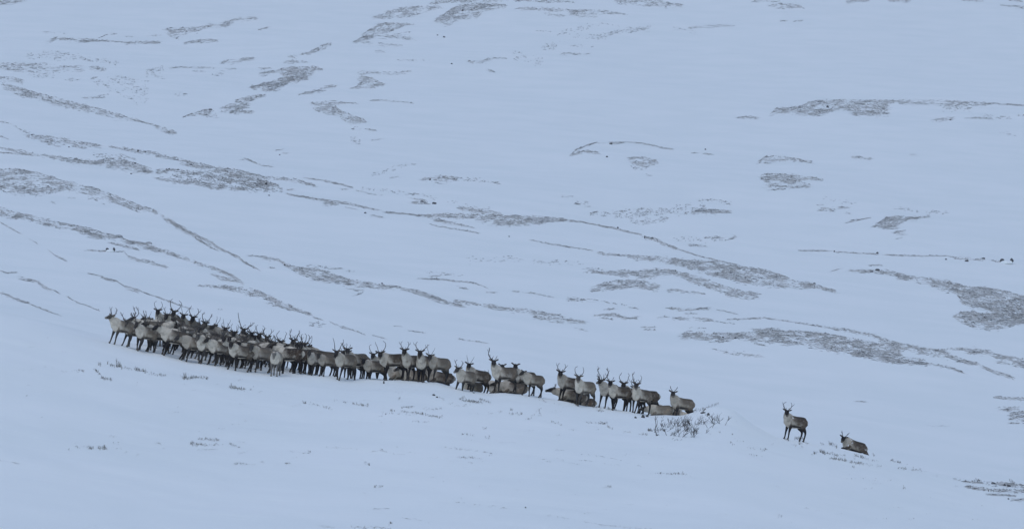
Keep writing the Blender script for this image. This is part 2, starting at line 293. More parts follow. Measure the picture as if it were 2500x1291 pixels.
# ------------------------------------------------------------ heather and sedge breaking through the snow
# each band: density, then (x, top row, bottom row) in photograph pixels; the streaks are laid on the ground there
BANDS = [
 (1.0, [(405,72,78),(415,69,88),(430,68,95),(445,68,88),(470,68,80),(485,67,76),(510,62,68),(540,58,68),(555,53,66),(570,47,56),(600,44,52),(630,44,48)]),
 (1.0, [(450,106,108),(465,101,108),(480,98,106),(510,97,104),(533,98,101)]),
 (1.0, [(630,73,75),(645,69,72),(660,66,68)]),
 (1.0, [(540,152,157),(560,147,157),(590,143,150),(620,140,145)]),
 (.6, [(412,165,168),(440,163,166),(500,164,168),(525,166,168)]), (.6, [(475,172,176),(500,174,176)]), (.5, [(555,167,170),(575,167,169)]), (.3, [(515,175,184),(545,176,184)]),
 (1.0, [(735,131,134),(760,126,132),(775,118,127),(790,109,122),(808,106,110)]),
 (.7, [(705,136,138),(725,138,145)]), (.9, [(693,153,155),(715,148,156),(735,148,152),(752,152,155)]),
 (1.0, [(635,178,186),(655,175,180),(680,172,176)]), (1.2, [(685,169,180),(700,165,192),(715,164,200),(730,164,200),(750,164,190),(770,165,178),(787,170,172)]),
 (1.2, [(612,213,215),(640,205,222),(660,200,224),(680,192,218),(700,188,206),(715,188,198),(750,190,194)]), (.7, [(635,166,172),(660,166,168)]),
 (1.0, [(728,231,232),(750,225,230),(780,220,224),(790,210,224),(805,209,216),(820,211,213)]),
 (1.0, [(575,246,250),(590,240,252),(615,236,248),(635,232,238),(650,233,235)]),
 (1.0, [(540,264,275),(560,256,275),(580,254,272),(605,254,272)]), (.8, [(560,274,279),(590,270,278),(622,273,276)]),
 (.9, [(445,286,288),(465,279,282),(485,273,282),(500,268,284),(515,267,272)]), (.3, [(500,280,288),(530,268,288)]),
 (.8, [(873,176,183),(885,173,184),(905,174,180),(940,178,183),(965,176,182),(998,174,180)]),
 (1.1, [(873,188,196),(885,187,200),(905,190,208),(925,200,210),(937,205,208)]), (1.0, [(855,216,218),(870,211,216),(885,198,216),(895,200,214),(915,208,216)]),
 (.8, [(760,252,256),(790,250,256),(830,249,254),(870,252,254)]),
 (1.0, [(760,252,262),(775,255,272),(800,258,278),(820,262,280),(835,272,292),(855,280,300),(875,288,300),(893,296,300)]),
 (.4, [(858,306,320),(880,308,316)]), (.8, [(890,315,318),(915,317,320)]), (.35, [(855,336,352),(880,340,355)]), (.6, [(905,342,345),(928,340,342)]),
 (.8, [(903,246,248),(930,244,246),(960,247,249),(1005,251,252)]),
 (1.1, [(912,43,44),(930,36,46),(950,28,46),(975,20,44),(1000,17,42),(1030,16,32),(1060,16,22),(1075,17,20)]),
 (1.1, [(860,104,108),(875,96,104),(885,86,100),(900,74,96),(920,62,90),(940,56,82),(960,57,74),(985,58,64),(1010,60,62)]),
 (.6, [(890,88,98),(920,86,92),(950,88,94),(985,80,96),(1000,78,98),(1010,95,100)]),
 (.5, [(885,103,108),(910,104,108)]), (.5, [(925,108,112),(960,108,113),(985,112,116)]), (.6, [(915,122,132),(945,122,132)]),
 (.3, [(965,147,149),(1000,146,149),(1030,147,149),(1050,148,149)]),
 (1.1, [(1050,8,11),(1075,3,9),(1100,0,6),(1150,-4,6),(1220,-4,4),(1290,-4,2)]),
 (1.5, [(1063,52,54),(1075,40,56),(1090,30,60),(1105,20,56),(1120,14,48),(1140,11,44),(1165,10,42),(1180,10,26),(1210,10,22),(1235,12,20)]),
 (.9, [(1290,3,4),(1330,3,7),(1370,2,6),(1400,5,7)]),
 (.9, [(1260,21,22),(1285,18,26),(1320,19,26),(1350,21,28),(1390,24,30)]), (.5, [(1330,32,38),(1360,36,42),(1385,38,42)]),
 (1.1, [(1390,27,36),(1420,25,42),(1450,26,42),(1480,28,34),(1510,33,35),(1530,36,38)]),
 (1.1, [(1505,3,6),(1530,0,12),(1555,0,16),(1600,2,16),(1640,8,16),(1665,13,15)]),
 (.3, [(1400,86,92),(1440,86,96),(1480,88,96)]), (.4, [(1455,84,96),(1500,78,84),(1530,72,82),(1590,64,76)]), (.4, [(1308,73,76),(1345,78,80)]), (.2, [(1360,78,90),(1470,55,62),(1540,64,70)]),
 (.3, [(1320,106,122),(1360,108,120)]), (.4, [(1390,108,118),(1450,115,117)]), (.6, [(1368,128,134),(1395,130,134),(1445,131,134)]), (.2, [(1345,103,104),(1380,103,104)]),
 (.15, [(1250,124,140),(1290,134,160),(1330,136,158)]),
 (1.0, [(1142,148,150),(1155,149,156),(1180,148,156),(1190,144,152),(1205,141,144),(1235,143,144)]), (.6, [(1180,165,172),(1208,176,178)]),
 (.8, [(1840,3,8),(1870,0,8),(1910,0,6)]), (1.2, [(1875,14,16),(1900,10,20),(1945,12,20),(1958,18,20)]),
 (1.1, [(2065,3,9),(2090,-2,6),(2120,-4,3)]), (1.1, [(2170,0,4),(2195,0,6),(2220,2,7)]),
 (.8, [(2350,0,3),(2400,2,5)]), (.8, [(2460,0,2),(2500,3,8)]), (1.0, [(2442,13,14),(2470,14,18),(2510,17,22)]),
 (.7, [(1905,51,53),(1920,51,53)]), (.7, [(1936,51,53),(1963,51,53)]), (.6, [(1680,67,70),(1720,64,68),(1760,62,66),(1798,63,66)]), (.15,[(1640,66,76),(1700,74,84)]),
 (1.0, [(1883,276,282),(1895,264,276),(1930,262,278),(1950,262,280),(1975,250,280),(2000,246,281),(2030,244,272),(2080,244,270),(2130,245,276),(2150,246,280),(2168,250,283)]),
 (.9, [(2080,270,280),(2110,270,284),(2140,272,285),(2168,276,286)]), (.9, [(1975,276,283),(2000,272,282),(2030,268,276)]),
 (1.0, [(2160,245,256),(2200,246,254),(2250,246,256),(2290,246,256),(2330,247,260),(2380,250,258),(2420,252,254),(2510,257,261)]),
 (.8, [(1800,286,288),(1830,285,292),(1850,287,290)]), (.3, [(2300,260,272),(2370,262,274)]), (.7, [(2275,293,296),(2290,290,296),(2325,286,295)]),
 (.6, [(2355,288,290),(2410,287,290)]), (.45, [(2395,276,286),(2425,282,294),(2465,286,292)]), (.7, [(2485,280,283),(2510,281,284)]),
 (1.1, [(0,202,212),(25,208,222),(50,216,236),(80,224,240),(110,232,248),(150,242,260),(200,256,270),(250,268,282),(300,284,293),(340,295,299),(370,303,306),(400,312,322),(430,322,330)]),
 (.55, [(-20,155,172),(0,155,172),(50,153,176),(100,156,180),(150,160,178),(200,163,175),(260,166,174)]),
 (.22, [(60,128,145),(110,126,142),(170,130,148),(240,142,152),(290,152,160)]), (.16, [(220,190,200),(260,186,215),(300,186,235),(360,195,255)]), (.9, [(-10,188,198),(30,188,200),(55,196,204)]),
 (.3, [(80,185,190),(135,186,190)]), (.4, [(160,193,200),(200,196,202)]), (1.0, [(203,238,240),(255,238,240)]), (1.0, [(237,234,235),(260,231,233)]),
 (1.2, [(-10,2,10),(0,2,10),(30,0,10),(70,-3,2)]), (.25, [(96,78,80),(175,82,84)]),
 (1.0, [(118,98,104),(137,93,96)]), (.9, [(145,94,98),(175,94,102),(220,97,104),(250,99,103)]), (1.0, [(192,102,105),(250,98,102),(310,104,106)]), (1.1, [(308,104,110),(340,102,108),(390,103,106)]),
 (.8, [(245,90,92),(265,84,86),(285,82,84)]), (.6, [(308,88,91),(325,89,91)]), (.5, [(368,88,90),(392,84,88)]), (.4, [(427,228,233),(455,226,233)]), (.3, [(355,168,190),(400,162,190)]),
 (.4, [(0,295,300),(25,300,303),(55,318,322),(85,330,334)]), (.5, [(0,330,334),(20,340,343)]),
 (1.0, [(65,330,336),(90,331,345),(120,334,350),(150,337,352),(180,344,352),(210,348,356),(250,356,362)]),
 (1.0, [(265,356,359),(300,362,366),(320,364,370),(350,369,376),(380,373,384),(410,382,388),(450,390,396),(490,400,406),(530,408,416),(570,414,424),(600,420,427),(640,430,436),(700,435,440),(740,444,450),(770,452,456)]),
 (.6, [(115,350,354),(148,357,359)]), (.7, [(180,354,360),(208,360,364)]), (.4, [(225,375,382),(270,378,388),(310,382,394)]), (.6, [(290,374,376),(330,388,391)]),
 (1.0, [(0,360,364),(30,365,369),(60,370,378),(100,378,384),(140,382,390),(170,388,398),(200,390,400),(240,394,402),(260,386,408),(290,388,412),(330,398,420),(370,412,424)]),
 (1.0, [(0,372,374),(50,374,378),(80,378,380)]),
 (.9, [(375,434,436),(420,440,446),(480,443,452),(520,450,462),(570,455,464),(600,458,466)]),
 (.49, [(380,415,424),(400,412,432),(440,414,442),(480,418,446),(520,420,452),(550,424,460),(590,430,464),(630,440,470),(665,445,470),(690,460,468)]), (1.0, [(380,415,422),(420,413,421),(470,421,427),(520,428,436),(570,438,448),(620,446,458),(670,457,467)]), (1.0, [(560,425,432),(600,432,442),(640,442,450),(680,450,460)]),
 (.9, [(440,396,402),(470,402,409),(500,408,416),(540,415,423),(580,424,433),(620,434,443),(655,442,452)]),
 (1.1, [(-10,412,460),(0,413,460),(45,413,472),(90,421,472),(130,432,468),(160,442,464),(200,452,472),(240,462,482),(280,478,496),(310,490,505),(340,500,512),(385,516,522)]),
 (1.1, [(395,524,530),(430,545,553),(460,562,570),(480,573,580),(510,588,594),(550,612,616),(580,626,630),(600,640,644),(635,659,662)]), (.9, [(400,534,538),(440,556,562),(480,580,586),(530,610,614)]),
 (.8, [(300,500,503),(338,517,520)]), (.6, [(125,492,494),(138,496,498)]), (.6, [(168,482,484),(185,485,487)]), (.8, [(215,486,488),(225,483,485),(237,488,491)]), (.4, [(245,496,498),(260,497,499)]),
 (1.2, [(0,507,530),(30,516,530),(60,524,534),(100,532,546),(130,540,556),(170,548,560),(200,554,566),(230,562,574),(260,570,584),(290,577,588),(320,588,598),(350,592,606),(380,604,612),(400,610,618),(440,624,632),(480,640,646),(520,650,658),(550,664,668),(590,684,692)]),
 (1.2, [(17,530,534),(45,528,536)]), (.9, [(195,562,570),(220,568,580),(250,578,586)]), (.9, [(262,591,594),(300,598,602),(340,608,612)]),
 (1.3, [(213,610,612),(240,612,615),(262,611,613)]), (1.0, [(285,614,616),(303,613,615),(310,622,624)]), (1.0, [(312,626,629),(340,633,638),(370,638,646),(405,651,653)]),
 (.8, [(0,541,543),(30,558,561),(52,570,573)]), (.8, [(78,586,588),(95,596,598)]), (.8, [(118,610,612),(135,622,626),(158,633,636)]),
 (.8, [(0,659,662),(20,665,668),(40,664,666)]), (.8, [(50,677,683),(90,686,690),(110,700,705),(130,708,711),(150,717,719)]), (.9, [(165,724,726),(190,738,741),(215,746,748),(240,757,759)]),
 (.9, [(0,713,717),(20,719,724),(40,728,735),(70,740,742),(100,752,755),(148,770,772)]),
 (1.0, [(218,667,669),(245,673,676),(262,680,685),(285,686,688),(300,695,698)]), (.8, [(300,697,700),(330,704,708),(350,712,716),(370,720,722),(400,730,733),(425,739,742),(470,754,757)]), (.5, [(305,703,706),(335,712,716)]),
 (.8, [(480,696,698),(500,696,700),(540,700,704),(580,705,712)]),
 (1.0, [(540,697,700),(580,700,712),(610,703,722),(630,710,722),(660,724,735),(700,742,752),(730,755,762),(760,767,770)]), (.7, [(650,737,740),(680,745,750),(705,753,757)]),
 (.9, [(765,774,776),(790,782,785)]), (.8, [(805,785,787),(830,795,798),(860,805,808),(890,815,818)]), (.8, [(908,817,819),(940,826,827)]), (.3, [(755,782,794),(790,786,800)]),
 (.9, [(515,668,670),(540,676,682),(570,682,690),(595,692,696)]), (.2, [(530,754,757),(560,756,758)]),
 (.8, [(605,624,626),(655,626,628)]), (.9, [(645,628,634),(680,634,637),(700,645,652)]), (1.0, [(700,645,652),(730,652,668),(760,655,680),(800,662,690),(820,672,692),(860,682,698),(900,690,702),(940,696,706),(975,700,706),(1000,706,712),(1030,712,722),(1060,722,734),(1090,735,745),(1130,746,749)]),
 (.3, [(740,646,652),(800,650,656)]), (.8, [(803,655,657),(840,655,657)]), (.4, [(840,658,661),(865,662,665)]), (.5, [(845,703,705),(880,708,712)]), (1.1, [(872,718,720),(881,715,717)]), (.9, [(658,652,654),(671,653,655)]),
 (1.0, [(1030,679,682),(1080,681,684),(1110,685,688),(1160,690,692),(1190,703,704)]), (.6, [(1120,700,703),(1148,706,708)]), (.9, [(1187,712,714),(1207,713,715)]),
 (.9, [(1050,677,679),(1056,673,675),(1068,673,675)]), (.25, [(1040,663,668),(1130,668,674)]),
 (1.0, [(1110,732,738),(1150,738,742),(1190,742,752),(1220,748,756),(1260,752,762),(1300,756,766),(1340,764,770),(1374,770,773)]), (.9, [(1305,770,778),(1350,775,786),(1400,780,790),(1425,785,790)]), (.6, [(1405,800,802),(1432,806,808)]),
 (.6, [(962,795,797),(980,796,798)]), (.8, [(998,807,809),(1035,811,812)]), (.8, [(1120,826,828),(1190,837,838)]),
 (1.0, [(1295,585,586),(1330,592,594),(1375,600,602),(1410,605,608),(1445,611,612)]),
 (1.0, [(1460,614,618),(1480,620,624),(1520,622,626),(1560,624,634),(1600,628,636),(1650,630,645)]), (1.25, [(1640,632,642),(1700,636,662),(1740,640,672),(1780,645,680),(1820,652,690),(1850,655,695),(1900,668,700),(1940,685,705),(1980,692,702),(2000,698,706),(2040,710,713)]),
 (.9, [(745,434,436),(780,438,441),(820,446,450),(860,457,460)]), (.2, [(880,456,460),(940,464,469),(1000,471,476),(1060,481,487),(1130,495,501),(1200,509,515)]), (.6, [(870,464,466),(900,472,474),(935,477,479)]), (.9, [(833,461,463),(848,462,464)]),
 (1.1, [(700,472,475),(750,481,485),(800,490,494),(850,496,500),(890,505,508),(925,513,515)]), (.9, [(715,462,465),(700,462,466)][::-1]),
 (1.3, [(940,517,520),(980,520,523),(1020,525,528),(1060,524,530),(1100,522,532),(1150,523,535),(1200,523,546),(1230,527,549),(1260,528,550),(1300,527,548),(1340,530,543),(1380,535,541)]),
 (1.3, [(1380,536,541),(1420,541,543),(1460,549,552),(1500,556,560),(1530,564,567),(1570,573,577)]), (1.3, [(1575,578,582),(1600,583,590),(1650,605,608),(1700,622,624),(1750,635,637),(1800,646,647)]),
 (.9, [(1050,530,535),(1090,540,546),(1130,550,552),(1158,556,557)]), (.9, [(1050,546,548),(1070,552,554),(1110,558,560),(1165,568,569)]), (.8, [(790,494,500),(830,496,504)]), (.6, [(840,506,508),(865,509,511)]),
 (.7, [(905,524,528),(935,530,533)]), (1.0, [(1008,484,486),(1042,489,491)]), (1.1, [(1005,494,496),(1045,494,500)]), (.9, [(1120,506,512),(1150,508,518),(1180,513,522),(1220,520,526)]),
 (.9, [(1440,661,665),(1480,664,670),(1510,660,674),(1560,660,676),(1600,657,674),(1640,660,668),(1660,665,675),(1700,675,694),(1740,688,706),(1780,702,722),(1820,712,728),(1855,718,727)]), (.4, [(1425,655,665),(1470,656,664)]), (.5, [(1550,675,682),(1600,675,680)]),
 (1.1, [(1445,700,712),(1480,690,708),(1510,685,705),(1550,685,700),(1580,688,706),(1610,695,712)]), (.6, [(1630,705,712),(1670,709,715),(1720,716,718)]),
 (.6, [(1250,710,712),(1300,715,717),(1350,725,727)]), (1.0, [(1385,727,733),(1450,731,736)]), (.35, [(1455,732,734),(1530,745,747)]),
 (.9, [(1480,754,757),(1500,752,755)]), (.9, [(1545,750,752),(1558,752,754)]), (1.0, [(1450,770,772),(1475,766,770),(1500,766,772),(1530,775,779),(1555,775,779)]), (.8, [(1468,774,778),(1495,777,780)]),
 (.9, [(1635,752,754),(1655,751,758),(1680,754,759),(1730,752,755)]), (.7, [(1745,753,755),(1800,766,767)]), (.7, [(1675,764,766),(1700,765,767)]),
 (.6, [(1595,770,778),(1630,770,776)]), (.6, [(1640,773,778),(1700,774,784),(1740,780,784)]), (.4, [(1740,782,784),(1800,790,793)]), (.7, [(1775,779,781),(1820,776,780),(1870,776,779),(1900,780,782),(1950,787,790),(2020,798,801),(2080,806,812),(2150,823,827)]),
 (.9, [(1565,798,800),(1598,798,800)]), (.5, [(1570,804,806),(1598,804,807)]), (.6, [(1685,799,801),(1692,797,799)]), (.4, [(1700,800,803),(1728,800,803)]),
 (.9, [(1665,812,822),(1700,812,818),(1720,811,814)]), (1.3, [(1665,822,827),(1700,816,830),(1740,814,835),(1780,814,832),(1820,812,832),(1850,808,830),(1880,806,835),(1920,808,840),(1960,808,842),(2000,812,848),(2050,820,860),(2100,830,868),(2150,840,872),(2200,850,885)]),
 (1.1, [(2150,825,838),(2200,838,852),(2260,850,866),(2300,856,872),(2330,870,882),(2380,885,892),(2430,905,912),(2475,920,926)]), (.9, [(1840,803,806),(1900,803,808)]),
 (1.2, [(2080,856,866),(2150,868,882),(2200,874,888),(2260,886,892),(2310,892,898),(2350,908,910)]), (.8, [(2200,870,876),(2260,878,884)]),
 (1.0, [(2280,855,860),(2320,849,856),(2380,850,858),(2420,858,868),(2450,868,880),(2510,878,897)]), (.8, [(2360,858,864),(2400,860,868)]), (.8, [(2430,880,884),(2510,892,900)]),
 (.6, [(1740,852,856),(1800,860,868),(1860,868,872)]), (.7, [(1840,836,840),(1866,842,844)]), (.7, [(2020,850,856),(2045,858,860)]),
 (1.2, [(1950,610,613),(2030,612,614)]), (.9, [(2040,614,616),(2070,616,618),(2145,620,622)]), (1.2, [(2160,621,623),(2220,624,626),(2310,624,626),(2330,627,629)]), (.6, [(2330,628,634),(2400,632,636)]), (.9, [(2420,636,638),(2470,640,642)]),
 (1.1, [(2120,647,649),(2150,647,649)]), (1.0, [(2030,661,663),(2048,656,658)]), (1.2, [(2075,660,662),(2120,660,666),(2160,662,670),(2200,668,674)]), (1.2, [(2190,668,680),(2230,675,688),(2260,678,694),(2300,684,708),(2340,692,714)]),
 (1.4, [(2335,694,716),(2350,698,740),(2370,700,748),(2400,702,752),(2450,710,775),(2510,726,785)]), (1.3, [(2330,771,775),(2345,762,785),(2370,760,796),(2400,766,802),(2430,765,802),(2460,768,796),(2510,768,788)]),
 (.8, [(1852,395,398),(1866,383,396),(1885,381,396),(1920,383,392),(1950,388,395),(1980,396,398)]),
 (1.1, [(1857,428,438),(1870,425,440),(1900,425,440),(1940,428,444),(1980,432,440),(2007,438,440)]), (.9, [(1865,440,458),(1890,448,458),(1920,440,460),(1950,442,460),(1975,450,457)]), (.9, [(1883,463,465),(1920,461,463)]),
 (.9, [(2003,508,514),(2035,510,516)]), (1.0, [(2045,505,510),(2075,506,508)]), (.15, [(1995,478,484),(2100,496,502)]), (.5, [(1994,500,502),(2010,499,501)]), (.8, [(2066,519,521),(2074,520,522)]),
 (.7, [(2065,542,545),(2090,536,540),(2122,531,533)]), (1.2, [(2133,552,554),(2150,540,555),(2165,530,552),(2190,528,548),(2220,530,536),(2240,530,535),(2268,527,533)]), (1.0, [(2155,552,560),(2190,550,558)]), (.9, [(2183,565,572),(2208,563,576)]), (.9, [(2188,574,583),(2200,574,580)]),
 (.2, [(2175,506,512),(2250,512,520),(2315,517,522)]), (.7, [(2080,382,385),(2100,383,389),(2130,387,389)]), (.7, [(2220,377,379),(2235,377,379)]), (.3, [(2440,322,328),(2480,324,332)]),
 (1.3, [(1393,377,380),(1405,366,370),(1425,357,360),(1450,349,351)]), (.5, [(1450,349,351),(1478,349,351)]), (1.2, [(1490,349,353),(1510,347,351),(1530,346,348),(1560,349,351),(1590,353,356),(1620,361,363),(1642,364,366)]), (.9, [(1690,373,375),(1705,373,375)]), (.9, [(1715,375,377),(1737,376,378)]),
 (.9, [(1396,376,380),(1430,368,373),(1460,373,377)]), (1.1, [(1535,386,392),(1550,384,402),(1575,384,410),(1600,390,402),(1606,394,398)]), (.4, [(1540,408,412),(1580,410,414)]), (.3,[(1575,426,429),(1590,426,429)]),
 (.3, [(1440,518,524),(1500,514,532),(1550,508,532),(1600,508,526),(1640,502,522),(1680,495,522),(1720,500,512)]), (.3, [(1700,486,490),(1740,486,492),(1785,494,500)]), (1.4, [(1690,516,522),(1720,512,522),(1750,512,521),(1780,516,519)]),
 (.3, [(1540,538,545),(1600,532,548),(1630,532,536)]), (.4, [(1402,492,500),(1437,493,508)]), (.4, [(1366,477,482),(1400,479,481)]),
 (.4, [(1645,578,584),(1700,578,590),(1760,578,592),(1800,578,582)]), (.5, [(1680,596,602),(1735,598,604)]), (.12, [(1200,625,640),(1430,640,648)]), (.12, [(1130,630,645),(1210,628,640)]),
 (.3, [(905,424,430),(935,418,424),(950,408,420),(980,402,410),(1015,398,402)]), (.6, [(950,436,438),(970,430,432)]), (.6, [(1025,438,442),(1050,432,440),(1080,428,448),(1112,434,442)]), (.4, [(1110,430,440),(1160,436,442),(1220,446,450)]),
 (.9, [(588,389,391),(600,388,390),(620,395,398),(640,404,406)]), (.9, [(645,404,406),(668,407,409)]), (.8, [(672,367,369),(683,365,367)]), (.8, [(690,374,376),(700,374,376)]),
 (.9, [(2090,978,980),(2112,979,981)]), (1.0, [(2425,968,971),(2510,973,978)]), (.9, [(2435,993,1003),(2490,992,1002)]), (1.0, [(2465,1008,1025),(2510,1003,1030)]), (1.1, [(2465,1031,1034),(2485,1031,1034)]), (.4, [(2265,1037,1040),(2320,1038,1041)]),
 (.5, [(0,1122,1124),(45,1130,1132)]), (.35, [(1360,1097,1099),(1385,1099,1100)]), (.35, [(1420,1107,1109),(1480,1113,1115),(1560,1135,1137)]), (.5, [(1475,1131,1133),(1515,1133,1135)]), (.4, [(1410,1122,1124),(1450,1123,1125)]),
 (.6, [(898,1102,1104),(930,1098,1100),(960,1105,1107),(990,1109,1111)]), (.8, [(700,1099,1101),(760,1106,1108)][:2]), (.6, [(1070,1089,1091),(1130,1094,1097),(1200,1105,1107)]), (.4, [(1215,1078,1080),(1240,1077,1079),(1265,1080,1082)]),
 (.8, [(980,1262,1264),(1030,1268,1270)]), (.4, [(1110,1223,1225),(1240,1239,1242)]), (.5, [(900,1240,1243),(960,1240,1243)]), (.4, [(1330,1254,1256),(1440,1274,1276)]), (.6, [(1450,1276,1279),(1540,1286,1289),(1620,1292,1295)]),
 (1.6, [(2355,1174,1177),(2400,1177,1181),(2440,1176,1184),(2510,1184,1192)]), (1.2, [(2360,1186,1190),(2400,1190,1196),(2450,1194,1201),(2510,1196,1203)]), (.9, [(2410,1205,1208),(2480,1208,1212)]), (1.4, [(2470,1219,1223),(2510,1216,1224)]), (.6, [(2330,1168,1170),(2345,1172,1174)]),
]
def heather():
    X0 = []; Y0 = []; X1 = []; Y1 = []; HT = []; MI = []
    def streak(x, y, ang, ln, h, mi):
        X0.append(x - ln / 2 * math.cos(ang)); Y0.append(y - ln / 2 * math.sin(ang)); X1.append(x + ln / 2 * math.cos(ang)); Y1.append(y + ln / 2 * math.sin(ang)); HT.append(h); MI.append(mi)
    for dens, B in BANDS:
        near = B[0][1] > 1030 and B[0][0] < 2300
        if near: dens *= .55
        xs = [p[0] for p in B]; ts = [p[1] for p in B]; bs = [p[2] for p in B]
        for k in range(len(B) - 1):
            xa, ta, ba = B[k]; xb, tb, bb = B[k + 1]; w = xb - xa
            if w <= 0: continue
            area = w * ((ba - ta) + (bb - tb)) / 2.0
            far = np.interp((ta + ba) / 2, [0, 900], [0.85, 1.15])
            n = area * dens * 0.25 + w * dens * 0.12
            n = int(n) + (random.random() < n - int(n))
            st = math.atan2(tb - ta, w); sb = math.atan2(bb - ba, w)
            thick = (ba - ta + bb - tb) / 2.0
            for _ in range(n):
                f = random.random(); q = random.random() ** 1.1
                x = xa + w * f; t = ta + (tb - ta) * f; b = ba + (bb - ba) * f
                y = t + (b - t) * q * (1.0 if thick < 8 else random.choice([1, 1, 1, 1.12]))
                if thick > 5 and vnoise(np.array([x / 23.0 + 11]), np.array([y / 5.0 + x / 60.0]))[0] < -.12 and random.random() < .75: continue
                if f < .04 + .0 and random.random() < .5: continue
                ang = st * (1 - q) + sb * q
                if thick > 8: ang = ang * 0.75
                ang += random.gauss(0, 0.03)
                ln = min(3 + random.expovariate(1 / 6.5), 26) * far
                if dens < .5: ln *= 0.55
                r = random.random()
                if dens < .5: mi = 0 if r < .25 else 1
                else: mi = 0 if r < .07 else (1 if r < .36 else 2)
                h = random.uniform(0.45, 1.25) * far * (1.1 if mi == 0 else (1.0 if mi == 1 else .8))
                if near: h *= .5; mi = max(mi, 1)
                y += random.gauss(0, .5 if thick < 4 else 1.5)
                streak(x, y, ang, ln, h, mi)
            # the crest of the patch: nearly continuous dark line of tufts
            if dens >= .7:
                x = xa
                while x < xb:
                    f = (x - xa) / w; ln = random.uniform(2.5, 9)
                    if random.random() < .62 * min(dens, 1.3):
                        streak(x + ln / 2, ta + (tb - ta) * f + random.gauss(0.7, .9) + math.tan(st) * ln / 2, st + random.gauss(0, .015), ln, random.uniform(.6, 1.5) * far, 0 if random.random() < .45 else 1)
                    x += ln * random.uniform(.8, 1.6)
    X0 = np.array(X0); Y0 = np.array(Y0); X1 = np.array(X1); Y1 = np.array(Y1); HT = np.array(HT); n = len(X0)
    K = 6
    fr = np.linspace(0, 1, K)
    px = X0[:, None] + (X1 - X0)[:, None] * fr; py = Y0[:, None] + (Y1 - Y0)[:, None] * fr + RNG.normal(0, 0.45, (n, K))
    P = hit(px.ravel(), py.ravel()).reshape(n, K, 3)
    dep = P[:, :, 1]
    sp = dep.max(1) - dep.min(1)                                     # drop streaks that jump across a crest
    keep = sp < 0.25 * dep.min(1) * 0.2 + 6
    P = P[keep]; HT = HT[keep]; MI = np.array(MI)[keep]; n = len(P); dep = P[:, :, 1]
    prof = np.array([.25, .8, 1, .95, .75, .2])
    h = HT[:, None] * prof * RNG.uniform(.15, 1.6, (n, K)) * dep / F
    wd = np.maximum(h * 1.6, 0.05) * np.where(MI == 2, 2.2, 1.0)[:, None]
    fr_ = P.copy(); fr_[:, :, 1] -= wd; fr_[:, :, 2] -= 0.06 + wd * .1
    tp = P.copy(); tp[:, :, 2] += h
    tp[:, :, 1] += RNG.normal(0, 0.03, (n, K))
    bk = P.copy(); bk[:, :, 1] += wd * 1.3; bk[:, :, 2] -= 0.05
    V = np.stack([fr_, tp, bk], 2).reshape(-1, 3)                      # n*K*3
    base = (np.arange(n) * K * 3)[:, None] + np.arange(K - 1)[None] * 3
    f1 = np.stack([base, base + 3, base + 4, base + 1], -1).reshape(-1, 4)
    f2 = np.stack([base + 1, base + 4, base + 5, base + 2], -1).reshape(-1, 4)
    Fc = np.vstack([f1, f2]); mi = np.concatenate([np.repeat(MI, K - 1)] * 2)
    me = bpy.data.meshes.new("heather")
    me.vertices.add(len(V)); me.vertices.foreach_set('co', V.ravel().astype(np.float32))
    me.loops.add(Fc.size); me.loops.foreach_set('vertex_index', Fc.ravel().astype(np.int32))
    me.polygons.add(len(Fc)); me.polygons.foreach_set('loop_start', np.arange(0, Fc.size, 4, dtype=np.int32)); me.polygons.foreach_set('loop_total', np.full(len(Fc), 4, dtype=np.int32))
    for m in (M_HEATH_D, M_HEATH_M, M_HEATH_L): me.materials.append(m)
    me.polygons.foreach_set('material_index', mi.astype(np.int32))
    me.update(calc_edges=True)
    o = bpy.data.objects.new("heather", me); COL.objects.link(o)
    tag(o, "low dark heather showing through the snow in streaks across the fell", "heather", kind='stuff')
    print("heather streaks", n)
heather()

